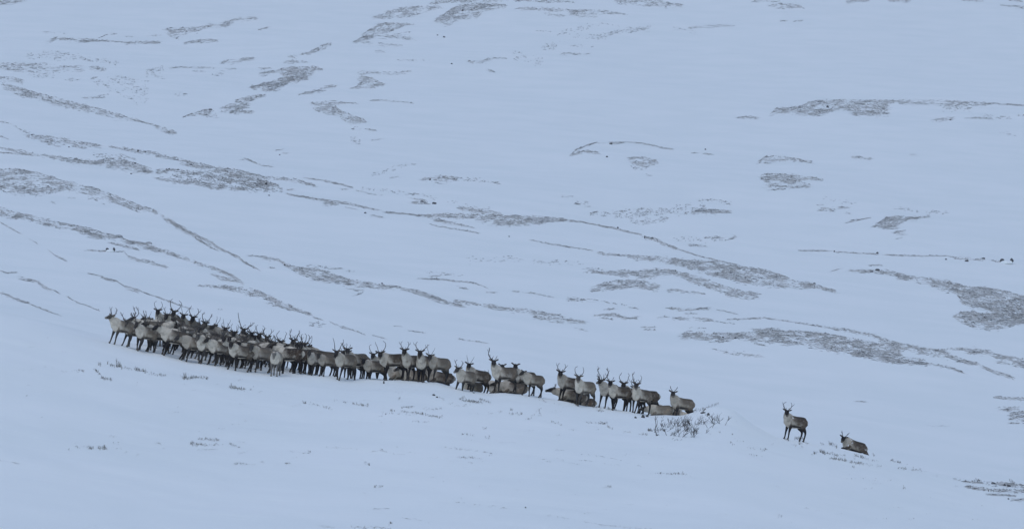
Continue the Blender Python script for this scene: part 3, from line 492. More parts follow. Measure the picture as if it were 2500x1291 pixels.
# ------------------------------------------------------------ dry grass stems of the near slope: (x0, y0, x1, y1, count, height px)
TUFTS = [
 (148,907,205,905,12,4),(188,903,206,905,14,6),(232,903,246,915,16,7),(240,888,247,898,4,11),(263,890,300,898,18,12),(284,884,292,897,5,18),(303,898,320,902,7,8),(330,902,358,908,22,11),(365,912,403,918,16,8),
 (245,922,272,928,20,9),(430,915,447,916,4,3),(447,922,456,925,6,18),(447,925,480,922,24,11),(470,920,510,925,26,8),(332,935,337,938,2,5),(512,938,545,942,10,3),(558,946,600,952,30,8),(560,943,590,950,10,10),(610,950,617,952,4,6),(628,954,640,956,5,4),(595,962,620,967,5,2),
 (167,1098,169,1099,1,14),(186,1090,192,1092,3,10),(214,1094,225,1096,7,11),(238,1094,262,1096,16,12),(268,1067,283,1064,5,6),(273,1081,292,1080,5,5),(272,1094,300,1094,10,4),(304,1106,308,1105,3,5),(333,1110,340,1109,4,4),(380,1080,395,1086,7,7),(420,1077,447,1076,6,3),
 (398,1093,400,1093,2,6),(465,1083,500,1086,20,9),(488,1072,535,1074,30,8),(470,1088,540,1084,26,6),(480,1098,530,1096,16,5),(555,1083,585,1090,16,7),(575,1077,600,1079,12,3),(570,1105,600,1105,12,4),(572,1131,600,1132,14,6),(600,1133,620,1136,6,4),(633,1127,642,1127,5,5),(695,1130,712,1133,8,8),
 (700,992,735,988,26,3),(733,996,760,992,14,3),(742,984,744,983,5,12),(756,984,812,998,32,5),(805,998,815,1002,4,3),(837,982,850,983,10,5),(860,986,900,990,26,7),(905,992,935,995,8,3),(955,1002,962,1003,8,8),(930,1006,975,1012,14,5),(920,1015,930,1014,4,4),(972,976,978,972,3,8),
 (977,1006,1020,1008,36,5),(1015,1007,1080,1020,48,7),(980,994,1012,994,22,6),(1035,1000,1078,997,14,6),(1005,1028,1045,1030,28,4),(1073,970,1085,976,8,6),(1090,985,1105,984,7,5),(1120,978,1135,972,8,9),(1130,978,1175,983,44,9),(1170,974,1200,984,16,8),(1110,990,1150,990,10,5),
 (1035,996,1040,995,3,4),(1190,1009,1205,1008,8,4),(1220,1006,1222,1005,4,5),(1240,1010,1275,1010,14,7),(1248,1000,1250,1003,3,11),(1285,1025,1300,1018,6,8),(1125,1060,1158,1062,16,5),(1178,1046,1188,1045,5,5),(1184,1068,1195,1067,6,7),(1157,958,1158,960,2,9),
 (797,1091,830,1093,20,4),(835,1094,870,1096,16,4),(925,1096,935,1096,6,5),(968,1090,970,1090,1,6),(975,1100,1025,1107,16,3),(1025,1113,1070,1118,26,3),(1085,1120,1120,1123,16,3),(1118,1116,1160,1117,26,6),(1160,1118,1182,1122,8,4),(740,1102,762,1104,8,6),(798,1108,801,1108,3,4),
 (890,1130,905,1136,5,9),(912,1188,932,1188,9,9),(1145,1130,1155,1132,4,5),(1280,1112,1295,1113,8,3),(1000,1252,1060,1252,14,3),(952,1274,954,1280,5,10),(775,1284,815,1286,22,5),(855,1286,900,1288,20,6),(905,1287,955,1290,22,6),(790,1222,793,1222,2,2),(828,1224,830,1224,2,2),
 (1300,1010,1322,998,5,8),(1345,1004,1360,1003,8,3),(1318,1012,1321,1012,3,8),(1345,1028,1372,1036,12,6),(1430,1031,1475,1033,18,5),(1460,1032,1480,1034,14,8),(1484,1040,1492,1048,8,8),(1461,1046,1462,1047,2,5),(1520,1054,1540,1055,12,4),(1445,992,1480,996,26,8),(1458,1001,1472,1003,18,5),
 (1480,997,1500,1001,10,8),(1315,975,1335,980,8,5),(1335,982,1370,988,8,3),(1560,1058,1580,1062,14,6),(1580,1047,1592,1052,12,9),(1640,1070,1665,1075,10,5),(1310,1119,1340,1122,10,4),(1315,1127,1350,1126,12,4),(1360,1117,1378,1124,8,4),(1393,1130,1415,1132,12,4),(1575,1156,1600,1154,10,3),
 (1600,1155,1640,1156,22,6),(1640,1156,1672,1157,20,7),(1670,1158,1697,1166,16,3),(1475,1189,1492,1188,6,9),(1507,1193,1540,1196,5,2),(1355,1260,1375,1262,7,3),(1783,1078,1790,1086,6,6),(1825,1092,1845,1095,12,4),(1857,1099,1872,1097,12,8),(1830,1110,1850,1111,4,7),(1757,1056,1763,1056,5,5),(1785,1059,1790,1060,4,5),
 (1912,1070,1926,1076,14,7),(1942,1071,1962,1071,22,9),(1935,1086,1950,1088,12,4),(1953,1074,1975,1084,16,5),(1950,1078,1958,1096,14,6),(1985,1108,1994,1107,6,9),(2000,1100,2012,1106,14,11),(2012,1104,2045,1112,24,7),(2040,1108,2065,1112,12,5),(2030,1118,2080,1128,34,8),(2003,1083,2012,1084,6,6),
 (2023,1084,2046,1092,14,12),(2083,1117,2088,1117,2,4),(2086,1112,2112,1118,22,9),(2115,1120,2142,1126,12,5),(2075,1129,2108,1132,26,7),(2118,1134,2128,1136,10,4),(2138,1137,2150,1139,10,4),(2082,1138,2085,1143,2,8),(2174,1124,2200,1130,22,7),(2190,1144,2216,1143,16,6),(2213,1132,2219,1131,3,3),(2226,1146,2250,1147,18,6),
 (2250,1148,2270,1150,12,3),(2258,1154,2270,1155,10,2),(2282,1159,2290,1160,8,3),(2130,1110,2135,1113,3,9),(2326,1167,2345,1172,8,4),(2352,1175,2395,1174,28,7),(2380,1170,2395,1174,8,10),(2357,1187,2390,1192,20,6),(2398,1195,2430,1200,22,7),(2405,1206,2480,1208,20,4),(2465,1172,2480,1184,14,9),(2204,1188,2210,1194,7,5),
 (2275,1212,2278,1212,3,2),(2299,1218,2306,1215,3,2),(2390,1240,2435,1245,14,2),(1900,1258,1912,1258,7,5),(1690,1005,1700,1000,20,5),(1700,1003,1755,985,60,5),(1715,1004,1722,1000,10,8),(1640,1008,1650,1010,6,3)]
def grass():
    S = Soup()
    X = []; Y = []; H = []
    for x0, y0, x1, y1, n, h in TUFTS:
        for k in range(int(n * 2.0)):
            f = random.random()
            X.append(x0 + (x1 - x0) * f + random.gauss(0, 1.4)); Y.append(y0 + (y1 - y0) * f + random.gauss(0, 1.5)); H.append(max(1.6, h * random.uniform(.3, 1.1)))
    for _ in range(170):                                  # lone stems and faint little tufts all over the near slope
        x = random.uniform(60, 2480); lo = float(C_sharp(x)) + 18
        y = lo + (1288 - lo) * random.random() ** 1.5
        if y < lo or y > 1288: continue
        for k in range(random.choice([1, 2, 3, 5, 8])):
            X.append(x + random.gauss(0, 7)); Y.append(y + random.gauss(0, 1.2)); H.append(random.uniform(1.6, 4.5))
    P = hit(X, Y)
    for p, h in zip(P, H):
        hm = h * p[1] / F
        for b in range(2):
            az = random.uniform(0, 2 * math.pi); lean = random.uniform(.05, .55) * hm
            r = random.uniform(.0045, .0105)
            d = np.array([math.cos(az), math.sin(az), 0])
            q0 = p + np.array([random.gauss(0, .02), random.gauss(0, .03), -.03]); q1 = q0 + d * lean * .35 + np.array([0, 0, hm * .6]); q2 = q0 + d * lean + np.array([0, 0, hm * random.uniform(.8, 1.0)])
            V = []
            for q, rr in ((q0, r), (q1, r * .8)):
                for a in (0, 2.09, 4.19): V.append(q + rr * np.array([math.cos(a), math.sin(a), 0]))
            V.append(q2)
            S.add(V, [(0, 1, 4, 3), (1, 2, 5, 4), (2, 0, 3, 5), (3, 4, 6), (4, 5, 6), (5, 3, 6)], 0 if random.random() < .8 else 1)
            if random.random() < .45: break
    o = S.build("dry_grass", [M_GRASS, M_TWIG])
    tag(o, "thin dry grass and heather stems poking through the near snow", "grass", kind='stuff')
grass()

# ------------------------------------------------------------ stones
def rock_mesh(seed, name="stone"):
    r = np.random.default_rng(seed)
    import bmesh
    bm = bmesh.new(); bmesh.ops.create_icosphere(bm, subdivisions=3, radius=1.0)
    dirs = r.normal(size=(9, 3)); dirs /= np.linalg.norm(dirs, axis=1)[:, None]; offs = r.uniform(.55, .85, 9)
    for v in bm.verts:
        p = np.array(v.co)
        for d, o in zip(dirs, offs):
            s = p @ d
            if s > o: p = p - d * (s - o) * .85
        p = p * (1 + r.normal(0, .015))
        v.co = p
    me = bpy.data.meshes.new(name); bm.to_mesh(me); bm.free(); me.materials.append(M_ROCK)
    return me
RM = [rock_mesh(i) for i in range(5)]
def cap_mesh(src):
    me = bpy.data.meshes.new("snow_cap"); co = np.zeros(len(src.vertices) * 3); src.vertices.foreach_get('co', co); co = co.reshape(-1, 3)
    c = co.copy(); c /= np.linalg.norm(c, axis=1)[:, None]; c *= (1 + .08 * np.sin(c[:, :1] * 5 + c[:, 1:2] * 3))
    fs = [tuple(p.vertices) for p in src.polygons]
    me.from_pydata(c.tolist(), [], fs); me.materials.append(M_SNOW)
    me.polygons.foreach_set('use_smooth', np.ones(len(me.polygons), dtype=bool)); me.update()
    return me
CM = [cap_mesh(m) for m in RM]
M_FROST = plain_mat("frosted_rock", (0.16, 0.165, 0.17), (0.45, 0.46, 0.47), 3.0, 0.9, 0.5)
RF = []
for m_ in RM:
    m2_ = m_.copy(); m2_.materials.clear(); m2_.materials.append(M_FROST); RF.append(m2_)
# x, y, width px, height px, has snow cap, label
STONES = [
 (270,614,24,11,1,"snow-covered boulder with dark ends standing on the left slope"),
 (288,579,22,7,2,"frosted grey boulder on the second heather ridge from the left edge"),
 (362,595,18,6,2,"frosted grey boulder lower down the same ridge as the larger one"),
 (2458,642,34,13,1,"wide snow-covered boulder with dark ends near the right edge"),
 (2459,643,8,4,0,"small dark stone lying in front of the snow-covered boulder at the right"),
 (2401,632,9,4,0,"flat dark stone just left of the snow-covered boulder at the right"),
 (2360,638,10,4,0,"flat dark stone below the thin heather line at the right"),
 (2310,634,5,4,0,"small dark stone under the right half of the thin heather line"),
 (2142,619,6,5,0,"small dark stone in the middle of the thin line at the right"),
 (2037,615,4,5,0,"tiny dark stone at the left part of the thin line at the right"),
 (2142,661,12,6,0,"dark stone at the start of the ridge leading to the big right patch"),
 (2128,664,9,3,0,"flat dark stone just below the start of the right ridge"),
 (1988,693,6,4,0,"small dark stone near the lower end of the long middle heather patch"),
 (1592,583,7,4,0,"dark stone on the thin crest line right of the middle"),
 (1574,582,3,9,0,"thin upright stone slab on the crest line right of the middle"),
 (1508,557,5,4,0,"small stone on the thin crest line right of the middle heather"),
 (892,521,6,4,0,"lone dark stone below the long ridge, above the dense herd"),
 (1243,578,4,3,0,"tiny lone stone in the blank snow at the middle"),
 (1060,498,11,6,0,"hooked dark stone beside the middle ridge"),
 (1030,493,9,4,0,"flat dark stone left of the hooked one on the middle ridge"),
 (695,648,5,4,0,"small dark stone at the head of the lower middle ridge"),
 (933,693,5,4,0,"small dark stone halfway along the lower middle ridge"),
 (657,478,4,3,0,"tiny stone under the dense upper left ridge"),
 (650,451,6,7,0,"pointed stone at the right end of the dense upper left ridge"),
 (466,403,8,4,0,"dark stone on the upper left ridge below its crest"),
 (413,414,4,4,0,"right one of two little round stones on the upper left slope"),
 (407,414,3,3,0,"left one of two little round stones on the upper left slope"),
 (434,415,8,3,0,"flat stone just right of two little round ones on the upper left slope"),
 (330,400,6,4,0,"dark stone on the left end of the second ridge"),
 (185,389,9,5,2,"small frosted boulder near the left end of the second ridge"),
 (337,371,5,6,0,"dark stone on the crest of the topmost slanting left ridge"),
 (355,372,4,4,0,"tiny stone right of the dark one on the topmost left ridge"),
 (168,360,4,3,0,"tiny stone below the topmost left ridge near the left edge"),
 (320,425,5,3,0,"small stone alone in the snow below the second left ridge"),
 (78,330,5,3,0,"small stone at the left start of the topmost left ridge"),
 (514,269,9,4,0,"dark stone in the upper left heather strip"),
 (1129,28,5,6,0,"black stone inside the dense dark patch at the top"),
 (1157,22,5,4,0,"small stone at the right side of the dense dark patch at the top"),
 (1084,92,6,4,0,"lone dark stone in the snow below the dense top patch"),
 (1068,87,4,3,0,"tiny stone left of the lone one below the top patch"),
 (1103,157,5,3,0,"small stone in the blank upper middle snow"),
 (2021,263,7,5,0,"black stone inside the wide heather patch at upper right"),
 (2320,294,5,3,0,"small stone below the right end of the wide upper right patch"),
 (1482,384,6,4,0,"small stone under the arched crest at the middle right"),
 (1491,352,7,4,0,"stone at the left foot of the arched crest at the middle right"),
 (1050,440,5,5,0,"small stone among sparse tufts above the middle ridge"),
 (683,379,4,3,0,"small stone in a ring of tufts at the left of the middle"),
 (1722,366,4,4,0,"tiny lone stone right of the arched crest"),
 (1649,662,4,3,0,"small stone at the bend of the curved middle heather band"),
 (1765,824,5,4,0,"stone inside the lower right heather band, left of another"),
 (1795,826,6,4,0,"stone inside the lower right heather band, right of another"),
 (2403,776,6,4,0,"black stone inside the big heather patch at the right edge"),
 (1283,1239,4,4,0,"lone dark stone in the blank near snow at the bottom"),
 (1059,965,7,5,0,"black stone cluster's largest stone below the middle of the herd"),
 (1067,970,5,4,0,"small black stone right of the largest in the cluster below the herd"),
 (937,936,4,8,0,"short dark stump-like stone below the left of the middle animals"),
 (1551,1020,6,5,0,"round dark stone on the snow edge below the right group"),
 (1570,1019,8,9,0,"black blocky stone on the snow edge below the right group"),
 (1580,1017,7,7,0,"black stone beside the blocky one below the right group"),
 (1717,1008,12,4,0,"flat dark stone on the snow hump right of the herd"),
 (1729,1013,7,7,0,"dark round stone on the front of the snow hump right of the herd"),
 (2424,1180,12,5,0,"flat black stone in the heather at the lower right corner"),
 (2452,1185,8,6,0,"round black stone in the heather at the lower right corner"),
 (2463,1187,9,6,0,"black stone nearest the corner, right of the round one"),
 (2462,1218,4,4,0,"small lone stone under the lower right heather"),
]
for i, (x, y, w, h, cap, lab) in enumerate(STONES):
    p = hit([x], [y])[0]; k = p[1] / F
    hw, hh = w * k / 2, h * k; rz = random.uniform(0, 6.28)
    nm = "boulder" if cap else "stone"
    if cap == 1:                                      # rock ends showing on both sides of a hood of snow
        o = bpy.data.objects.new(nm, None); COL.objects.link(o); o.location = p
        for q, (dx, sx, sy, sz) in enumerate(((-.62, .36, .6, .85), (.66, .32, .6, 1.0))):
            r_ = bpy.data.objects.new("rock", RM[q]); COL.objects.link(r_); r_.parent = o
            r_.location = (dx * hw, 0, hh * .35); r_.scale = (hw * sx, hw * sy, hh * .62 * sz); r_.rotation_euler = (0, .25 * (1 if dx > 0 else -1.6), 0)
        c = bpy.data.objects.new("snow_cap", CM[i % 5]); COL.objects.link(c); c.parent = o; c.location = (-.04 * hw, -.1, hh * .02); c.scale = (hw * .86, hw * 2.2, hh * .52)
    else:
        o = bpy.data.objects.new(nm, RM[i % 5] if not cap else RF[i % 5]); COL.objects.link(o)
        o.location = (p[0], p[1], p[2] + .1 * hh); o.scale = (hw * 1.15, hw * 1.1, hh * .8); o.rotation_euler = (0, 0, rz)
    tag(o, lab, nm, "stones scattered over the snowy fell")

# ------------------------------------------------------------ bare shrubs below the right end of the herd
def shrub_mesh(seed, width, height, stems, name="dwarf_shrub", lean=0.0, thick=.012, at=(0, 0, 0)):
    rr = random.Random(seed); S = Soup()
    def grow(p, d, ln, r, depth):
        q = [np.array(p)]
        dd = np.array(d, float)
        for k in range(3):
            dd = dd + np.array([rr.gauss(0, .16), rr.gauss(0, .16), rr.gauss(.05, .08)]); dd /= np.linalg.norm(dd)
            q.append(q[-1] + dd * ln / 3)
        V, Fc, _, _ = tube(q, [r, r * .85, r * .7, r * .45], up=(.3, 1, .1), seg=5, sub=1, cap=0)
        S.add(V, Fc)
        if depth > 0:
            for k in range(rr.choice([2, 3, 3])):
                b = q[rr.choice([1, 2, 3])]; nd = dd + np.array([rr.gauss(0, .55), rr.gauss(0, .4), rr.uniform(-.1, .4)]); nd /= np.linalg.norm(nd)
                grow(b, nd, ln * rr.uniform(.45, .75), r * .62, depth - 1)
    for s in range(stems):
        x = rr.uniform(-.5, .5) * width; yy = rr.uniform(-.35, .2) * width
        yw = at[1] + yy; gz = ground_at(CX + (at[0] + x) * F / yw, yw).z - at[2]
        d = np.array([lean + rr.gauss(0, .8) + x / width * .5, rr.gauss(0, .4), 1.0]); d /= np.linalg.norm(d)
        grow((x, yy, gz - .04), d, height * rr.uniform(.35, .75), thick * rr.uniform(.6, 1.0), 3 if stems > 5 else 2)
    me = bpy.data.meshes.new(name); me.from_pydata(np.vstack(S.V).tolist(), [], S.F); me.materials.append(M_TWIG); me.update()
    return me
SHRUBS = [ # x, y, width px, height px, stems, lean, label
 (1632,1043,36,18,9,.2,"dark bare shrub just right of the thin sapling"),
 (1655,1040,36,22,11,.1,"dense bare shrub in the middle of the thicket under the bedded reindeer"),
 (1680,1038,26,18,7,-.1,"bare shrub right of the densest one in the thicket"),
 (1702,1036,34,24,9,.15,"upright twiggy shrub below the lying antlered reindeer"),
 (1728,1044,24,30,3,.1,"single bent shrub stem between two twiggy shrubs on the hump"),
 (1757,1034,34,28,6,-.3,"rightmost bare shrub, spreading on the snow hump"),
 (1620,1052,24,14,6,0,"low shrub at the foot of the thin sapling"),
 (1640,1063,30,18,6,.1,"low shrub at the lower left of the thicket"),
 (1680,1066,40,26,8,.5,"shrub leaning right at the bottom of the thicket"),
 (1703,1056,40,18,6,.8,"shrub with twigs sweeping right across the snow"),
 (1600,1055,12,10,3,0,"tiny shrub just left of the thin sapling"),
 (1665,1052,30,16,7,.3,"shrub in the centre row of the thicket, half sunk in snow"),
 (1586,1052,14,8,4,.1,"leftmost tiny shrub of the thicket"),
]
for i, (x, y, w, h, st, ln, lab) in enumerate(SHRUBS):
    p = hit([x], [y])[0]; k = p[1] / F
    o = bpy.data.objects.new("dwarf_shrub", shrub_mesh(100 + i, w * k, h * k * 1.25, st, lean=ln, at=tuple(p))); COL.objects.link(o); o.location = p
    tag(o, lab, "shrub", "bare shrubs on the snow hump")
S = Soup(); k = 200 / F
for pts, r in (([(0,0,-.05),(-.02,.01,.12),(-.06,0,.22),(-.02,0,.42),(-.05,.01,.62),(-.03,0,.78)], .02), ([(-.04,0,.3),(.02,.01,.42),(.03,0,.55),(.0,0,.66)], .012), ([(0,0,-.02),(.06,0,.06),(.1,.02,.02)], .02), ([(-.04,0,.62),(.02,0,.72),(.06,0,.78)], .008), ([(-.05,0,.58),(-.1,0,.72)], .007)):
    n = len(pts); V, Fc, _, _ = tube(pts, np.linspace(r, r * .45, n), up=(.2, 1, .1), seg=6, sub=1, cap=0); S.add(V, Fc)
sap = S.build("sapling", [M_TWIG]); p = hit([1603], [1063])[0]; sap.location = p
tag(sap, "thin forked sapling standing alone in front of the bedded reindeer", "sapling")

# ------------------------------------------------------------ reindeer
# body-local frame: +X towards the head, +Y the animal's left, Z up, origin on the ground under the trunk
def unit(v): v = np.array(v, float); return v / (np.linalg.norm(v) + 1e-9)

def deer_tubes(yaw, lift, legs, lying=None, hp=-32, graze=0.0):
    """yaw: head turned to the left in degrees; lift: neck height; hp: pitch of the head"""
    XS = .90                                                   # trunk length
    T = []                                                     # (kind, verts, faces, centres, radii)
    def t(kind, *a, **k):
        if kind in ('torso', 'fleg', 'hleg', 'tail'): a = ([(p[0] * XS, p[1], p[2]) for p in a[0]],) + a[1:]
        V, Fc, P, r = tube(*a, **k); T.append((kind, V, Fc, P, r))
    dz = 0.0 if not lying else -0.47
    tz = lambda z: z + dz
    t('torso', [(-.60, 0, tz(.86)), (-.54, 0, tz(.845)), (-.36, 0, tz(.82)), (-.10, 0, tz(.79)), (.14, 0, tz(.785)), (.32, 0, tz(.80)), (.45, 0, tz(.83))],
      [.10, .19, .225, .245, .235, .20, .12], [.13, .20, .235, .252, .268, .25, .18], seg=18, sub=3)
    t('torso', [(.02, 0, tz(.91)), (.16, 0, tz(.925)), (.30, 0, tz(.90))], [.10, .12, .10], [.10, .125, .12], seg=12, sub=2)   # withers
    ya = R(yaw)
    base = np.array([.30, 0, tz(.88)])
    up = lift
    if lying == 'flat': up = -.20
    mid = base + np.array([.17 * math.cos(ya * .35), .17 * math.sin(ya * .35), .115 * up + .015])
    end = mid + np.array([.15 * math.cos(ya * .75), .15 * math.sin(ya * .75), .125 * up + .015])
    if up < .35: end = end + np.array([.10 * math.cos(ya * .7), .10 * math.sin(ya * .7), 0])
    t('neck', [base - np.array([.06, 0, .04]), base * .5 + mid * .5, mid, end], [.18, .165, .14, .10], [.24, .215, .175, .12], seg=14, sub=3)
    # throat mane
    fwd = np.array([math.cos(ya * .5), math.sin(ya * .5), 0])
    t('mane', [base + np.array([.08, 0, -.14]), mid + fwd * .02 + np.array([0, 0, -.05 - .09 * min(1, max(0, up))]), end * .6 + mid * .4 + fwd * .05 + np.array([0, 0, -.03 - .06 * min(1, max(0, up))])], [.12, .10, .06], [.14, .10, .06], seg=10, sub=2)
    hd = np.array([math.cos(ya), math.sin(ya), 0]); pr = R(hp)
    d = np.array([hd[0] * math.cos(pr), hd[1] * math.cos(pr), math.sin(pr)]); nrm = np.array([-hd[0] * math.sin(pr), -hd[1] * math.sin(pr), math.cos(pr)])
    H0 = end + np.array([0, 0, .045])
    pts = [H0 - d * .03, H0 + d * .06, H0 + d * .14, H0 + d * .22 - nrm * .008, H0 + d * .295 - nrm * .012]
    t('head', pts, [.082, .092, .074, .054, .054], [.088, .098, .080, .058, .052], up=tuple(nrm), seg=12, sub=3)
    side = np.cross([0, 0, 1], hd)
    for s in (-1, 1):
        e0 = H0 + side * s * .06 + nrm * .04 - d * .02
        e1 = e0 + side * s * .085 + nrm * .04 - d * .03; e2 = e0 + side * s * .14 + nrm * .05 - d * .04
        t('ear', [e0, e1, e2], [.028, .042, .016], [.022, .024, .013], up=tuple(d), seg=8, sub=2)
    if not lying:
        for s, (fx, hx, f2, h2) in ((1, legs[:4]), (-1, legs[4:])):
            y = .125 * s
            t('fleg', [(.28, y * 1.0, .78), (.25, y * 1.1, .62), (.27 + fx * .35, y, .36), (.265 + fx * .8, y * .95, .13), (.285 + fx, y * .95, .045)],
              [.085, .068, .037, .028, .042], [.12, .085, .042, .032, .05], up=(1, 0, 0), seg=10, sub=3, cap=.35)
            t('hleg', [(-.45, y * .9, .82), (-.40 + hx * .2, y * 1.15, .62), (-.585 + hx * .4, y, .42), (-.575 + hx * .8, y * .95, .15), (-.55 + hx, y * .95, .045)],
              [.13, .095, .042, .030, .043], [.19, .13, .052, .035, .05], up=(1, 0, 0), seg=10, sub=3, cap=.35)
    else:
        for s in (1, -1):
            t('fleg', [(.26, .16 * s, .26), (.40, .19 * s, .12), (.50, .15 * s, .07), (.34, .12 * s, .05)], [.08, .06, .045, .035], [.09, .06, .045, .035], up=(0, 1, .2), seg=8, sub=3)
            if lying == 'rise' and s == 1:
                t('hleg', [(-.42, .12, .30), (-.62, .17, .20), (-.80, .20, .08), (-.96, .22, .02)], [.15, .09, .045, .035], [.17, .10, .05, .035], up=(0, 1, .2), seg=8, sub=3)
            else:
                t('hleg', [(-.40, .15 * s, .28), (-.20, .24 * s, .16), (-.44, .25 * s, .08), (-.28, .25 * s, .05)], [.15, .10, .05, .035], [.17, .11, .05, .035], up=(0, 1, .2), seg=8, sub=3)
    t('tail', [(-.63, 0, tz(.90)), (-.675, 0, tz(.85)), (-.68, 0, tz(.78))], [.05, .05, .035], [.04, .04, .03], up=(1, 0, 0), seg=8, sub=2)
    return T, H0, ya, pr, d, nrm, side, dz

def deer_body(yaw=80, lift=1.0, legs=(0,) * 8, lying=None, hp=-32):
    T, H0, ya, pr, d, nrm, side, dz = deer_tubes(yaw, lift, legs, lying, hp)
    S = Soup()
    for kd, V, Fc, P, r in T: S.add(V, Fc)
    o = S.build("reindeer_tmp", [M_FUR])
    m = o.modifiers.new('r', 'REMESH'); m.mode = 'VOXEL'; m.voxel_size = 0.0165; m.use_smooth_shade = True
    s = o.modifiers.new('s', 'SMOOTH'); s.factor = .5; s.iterations = 3
    dg = bpy.context.evaluated_depsgraph_get(); dg.update()
    me = bpy.data.meshes.new_from_object(o.evaluated_get(dg)); bpy.data.objects.remove(o)
    me.name = "reindeer"
    nv = len(me.vertices); co = np.zeros(nv * 3, np.float32); me.vertices.foreach_get('co', co); co = co.reshape(-1, 3).astype(float)
    kinds = ['torso', 'neck', 'mane', 'head', 'ear', 'fleg', 'hleg', 'tail']
    C = np.vstack([P for _, _, _, P, _ in T]); Rr = np.concatenate([r for *_, r in T]); K = np.concatenate([[kinds.index(kd)] * len(P) for kd, _, _, P, _ in T])
    TT = np.concatenate([np.linspace(0, 1, len(P)) for _, _, _, P, _ in T])
    near = np.zeros(nv, int)
    for s0 in range(0, nv, 4000):
        dd = np.linalg.norm(co[s0:s0 + 4000, None] - C[None], axis=2) / Rr[None]
        near[s0:s0 + 4000] = np.argmin(dd, 1)
    kd = K[near]; tt = TT[near]; z = co[:, 2] - dz; x = co[:, 0]
    dark = np.zeros(nv); pale = np.zeros(nv)
    ss = lambda v, a, b: np.clip((v - a) / (b - a), 0, 1)
    # trunk: dark back line, pale shoulder and mane, dark flank stripe, white belly edge and rump
    m = (kd == 0)
    pale[m] = .55 * ss(x[m], -.02, .26) * (1 - .35 * ss(z[m], .92, 1.0)) + .30 * ss(-z[m], -.86, -.70)
    dark[m] = (.30 * ss(z[m], .74, .86) + .30 * ss(z[m], .92, 1.03)) * (1 - ss(x[m], .08, .28))
    stripe = np.exp(-((z - .61 + .04 * x) / (.045 + .02 * np.sin(9 * x))) ** 2) * ss(x, -.42, -.25) * (1 - ss(x, .12, .24))
    dark[m] = np.maximum(dark[m], 1.0 * stripe[m]); pale[m] *= (1 - stripe[m])
    belly = m & (z < .565); pale[belly] = 1.0; dark[belly] *= .1
    rump = ss(-x, .53, .58) * (np.abs(co[:, 1]) < .14)
    pale = np.maximum(pale, .95 * rump)
    m = kd == 7; pale[m] = .95
    m = kd == 1; pale[m] = .70; 
    m2 = m & (tt > .8); dark[m2] = .25
    m = kd == 2; pale[m] = 1.0
    m = kd == 3; dark[m] = .95 - .5 * ss(tt[m], .82, .98); pale[m] = .2 + .4 * ss(tt[m], .82, .98)
    jaw = (kd == 3) & (((co - H0) @ nrm) < -.055) & (tt < .75); dark[jaw] = .35; pale[jaw] = .5
    m = kd == 4; dark[m] = .55
    for q, top in ((5, .72), (6, .66)):
        m = kd == q
        if lying: dark[m] = np.maximum(dark[m], .9 * ss(-co[m, 2], -.2, -.1) + (.5 if True else 0) * ss(tt[m], .5, .7)); continue
        dark[m] = .95 * ss(-z[m], -top, -(top - .16))
        if q == 5: pale[m] = np.maximum(pale[m], .45 * ss(z[m], .62, .78))
        ring = m & (z > .06) & (z < .10); pale[ring] = .4; dark[ring] = .6
    # soften the borders
    ed = np.zeros(len(me.edges) * 2, np.int32); me.edges.foreach_get('vertices', ed); ed = ed.reshape(-1, 2)
    deg = np.bincount(ed.ravel(), minlength=nv).astype(float)
    for _ in range(3):
        for arr in (dark, pale):
            acc = np.bincount(ed[:, 0], arr[ed[:, 1]], nv) + np.bincount(ed[:, 1], arr[ed[:, 0]], nv)
            arr[:] = .4 * arr + .6 * acc / np.maximum(deg, 1)
    for nm, arr in (('dark', dark), ('pale', pale)):
        at = me.attributes.new(nm, 'FLOAT', 'POINT'); at.data.foreach_set('value', arr.astype(np.float32))
    if not me.materials: me.materials.append(M_FUR)
    me.polygons.foreach_set('use_smooth', np.ones(len(me.polygons), dtype=bool))
    mat = Matrix.Translation(Vector(H0 + nrm * .06 - d * .01)) @ Matrix.Rotation(ya, 4, 'Z') @ Matrix.Rotation(-(pr + R(32)) * .6, 4, 'Y')
    return me, mat, H0

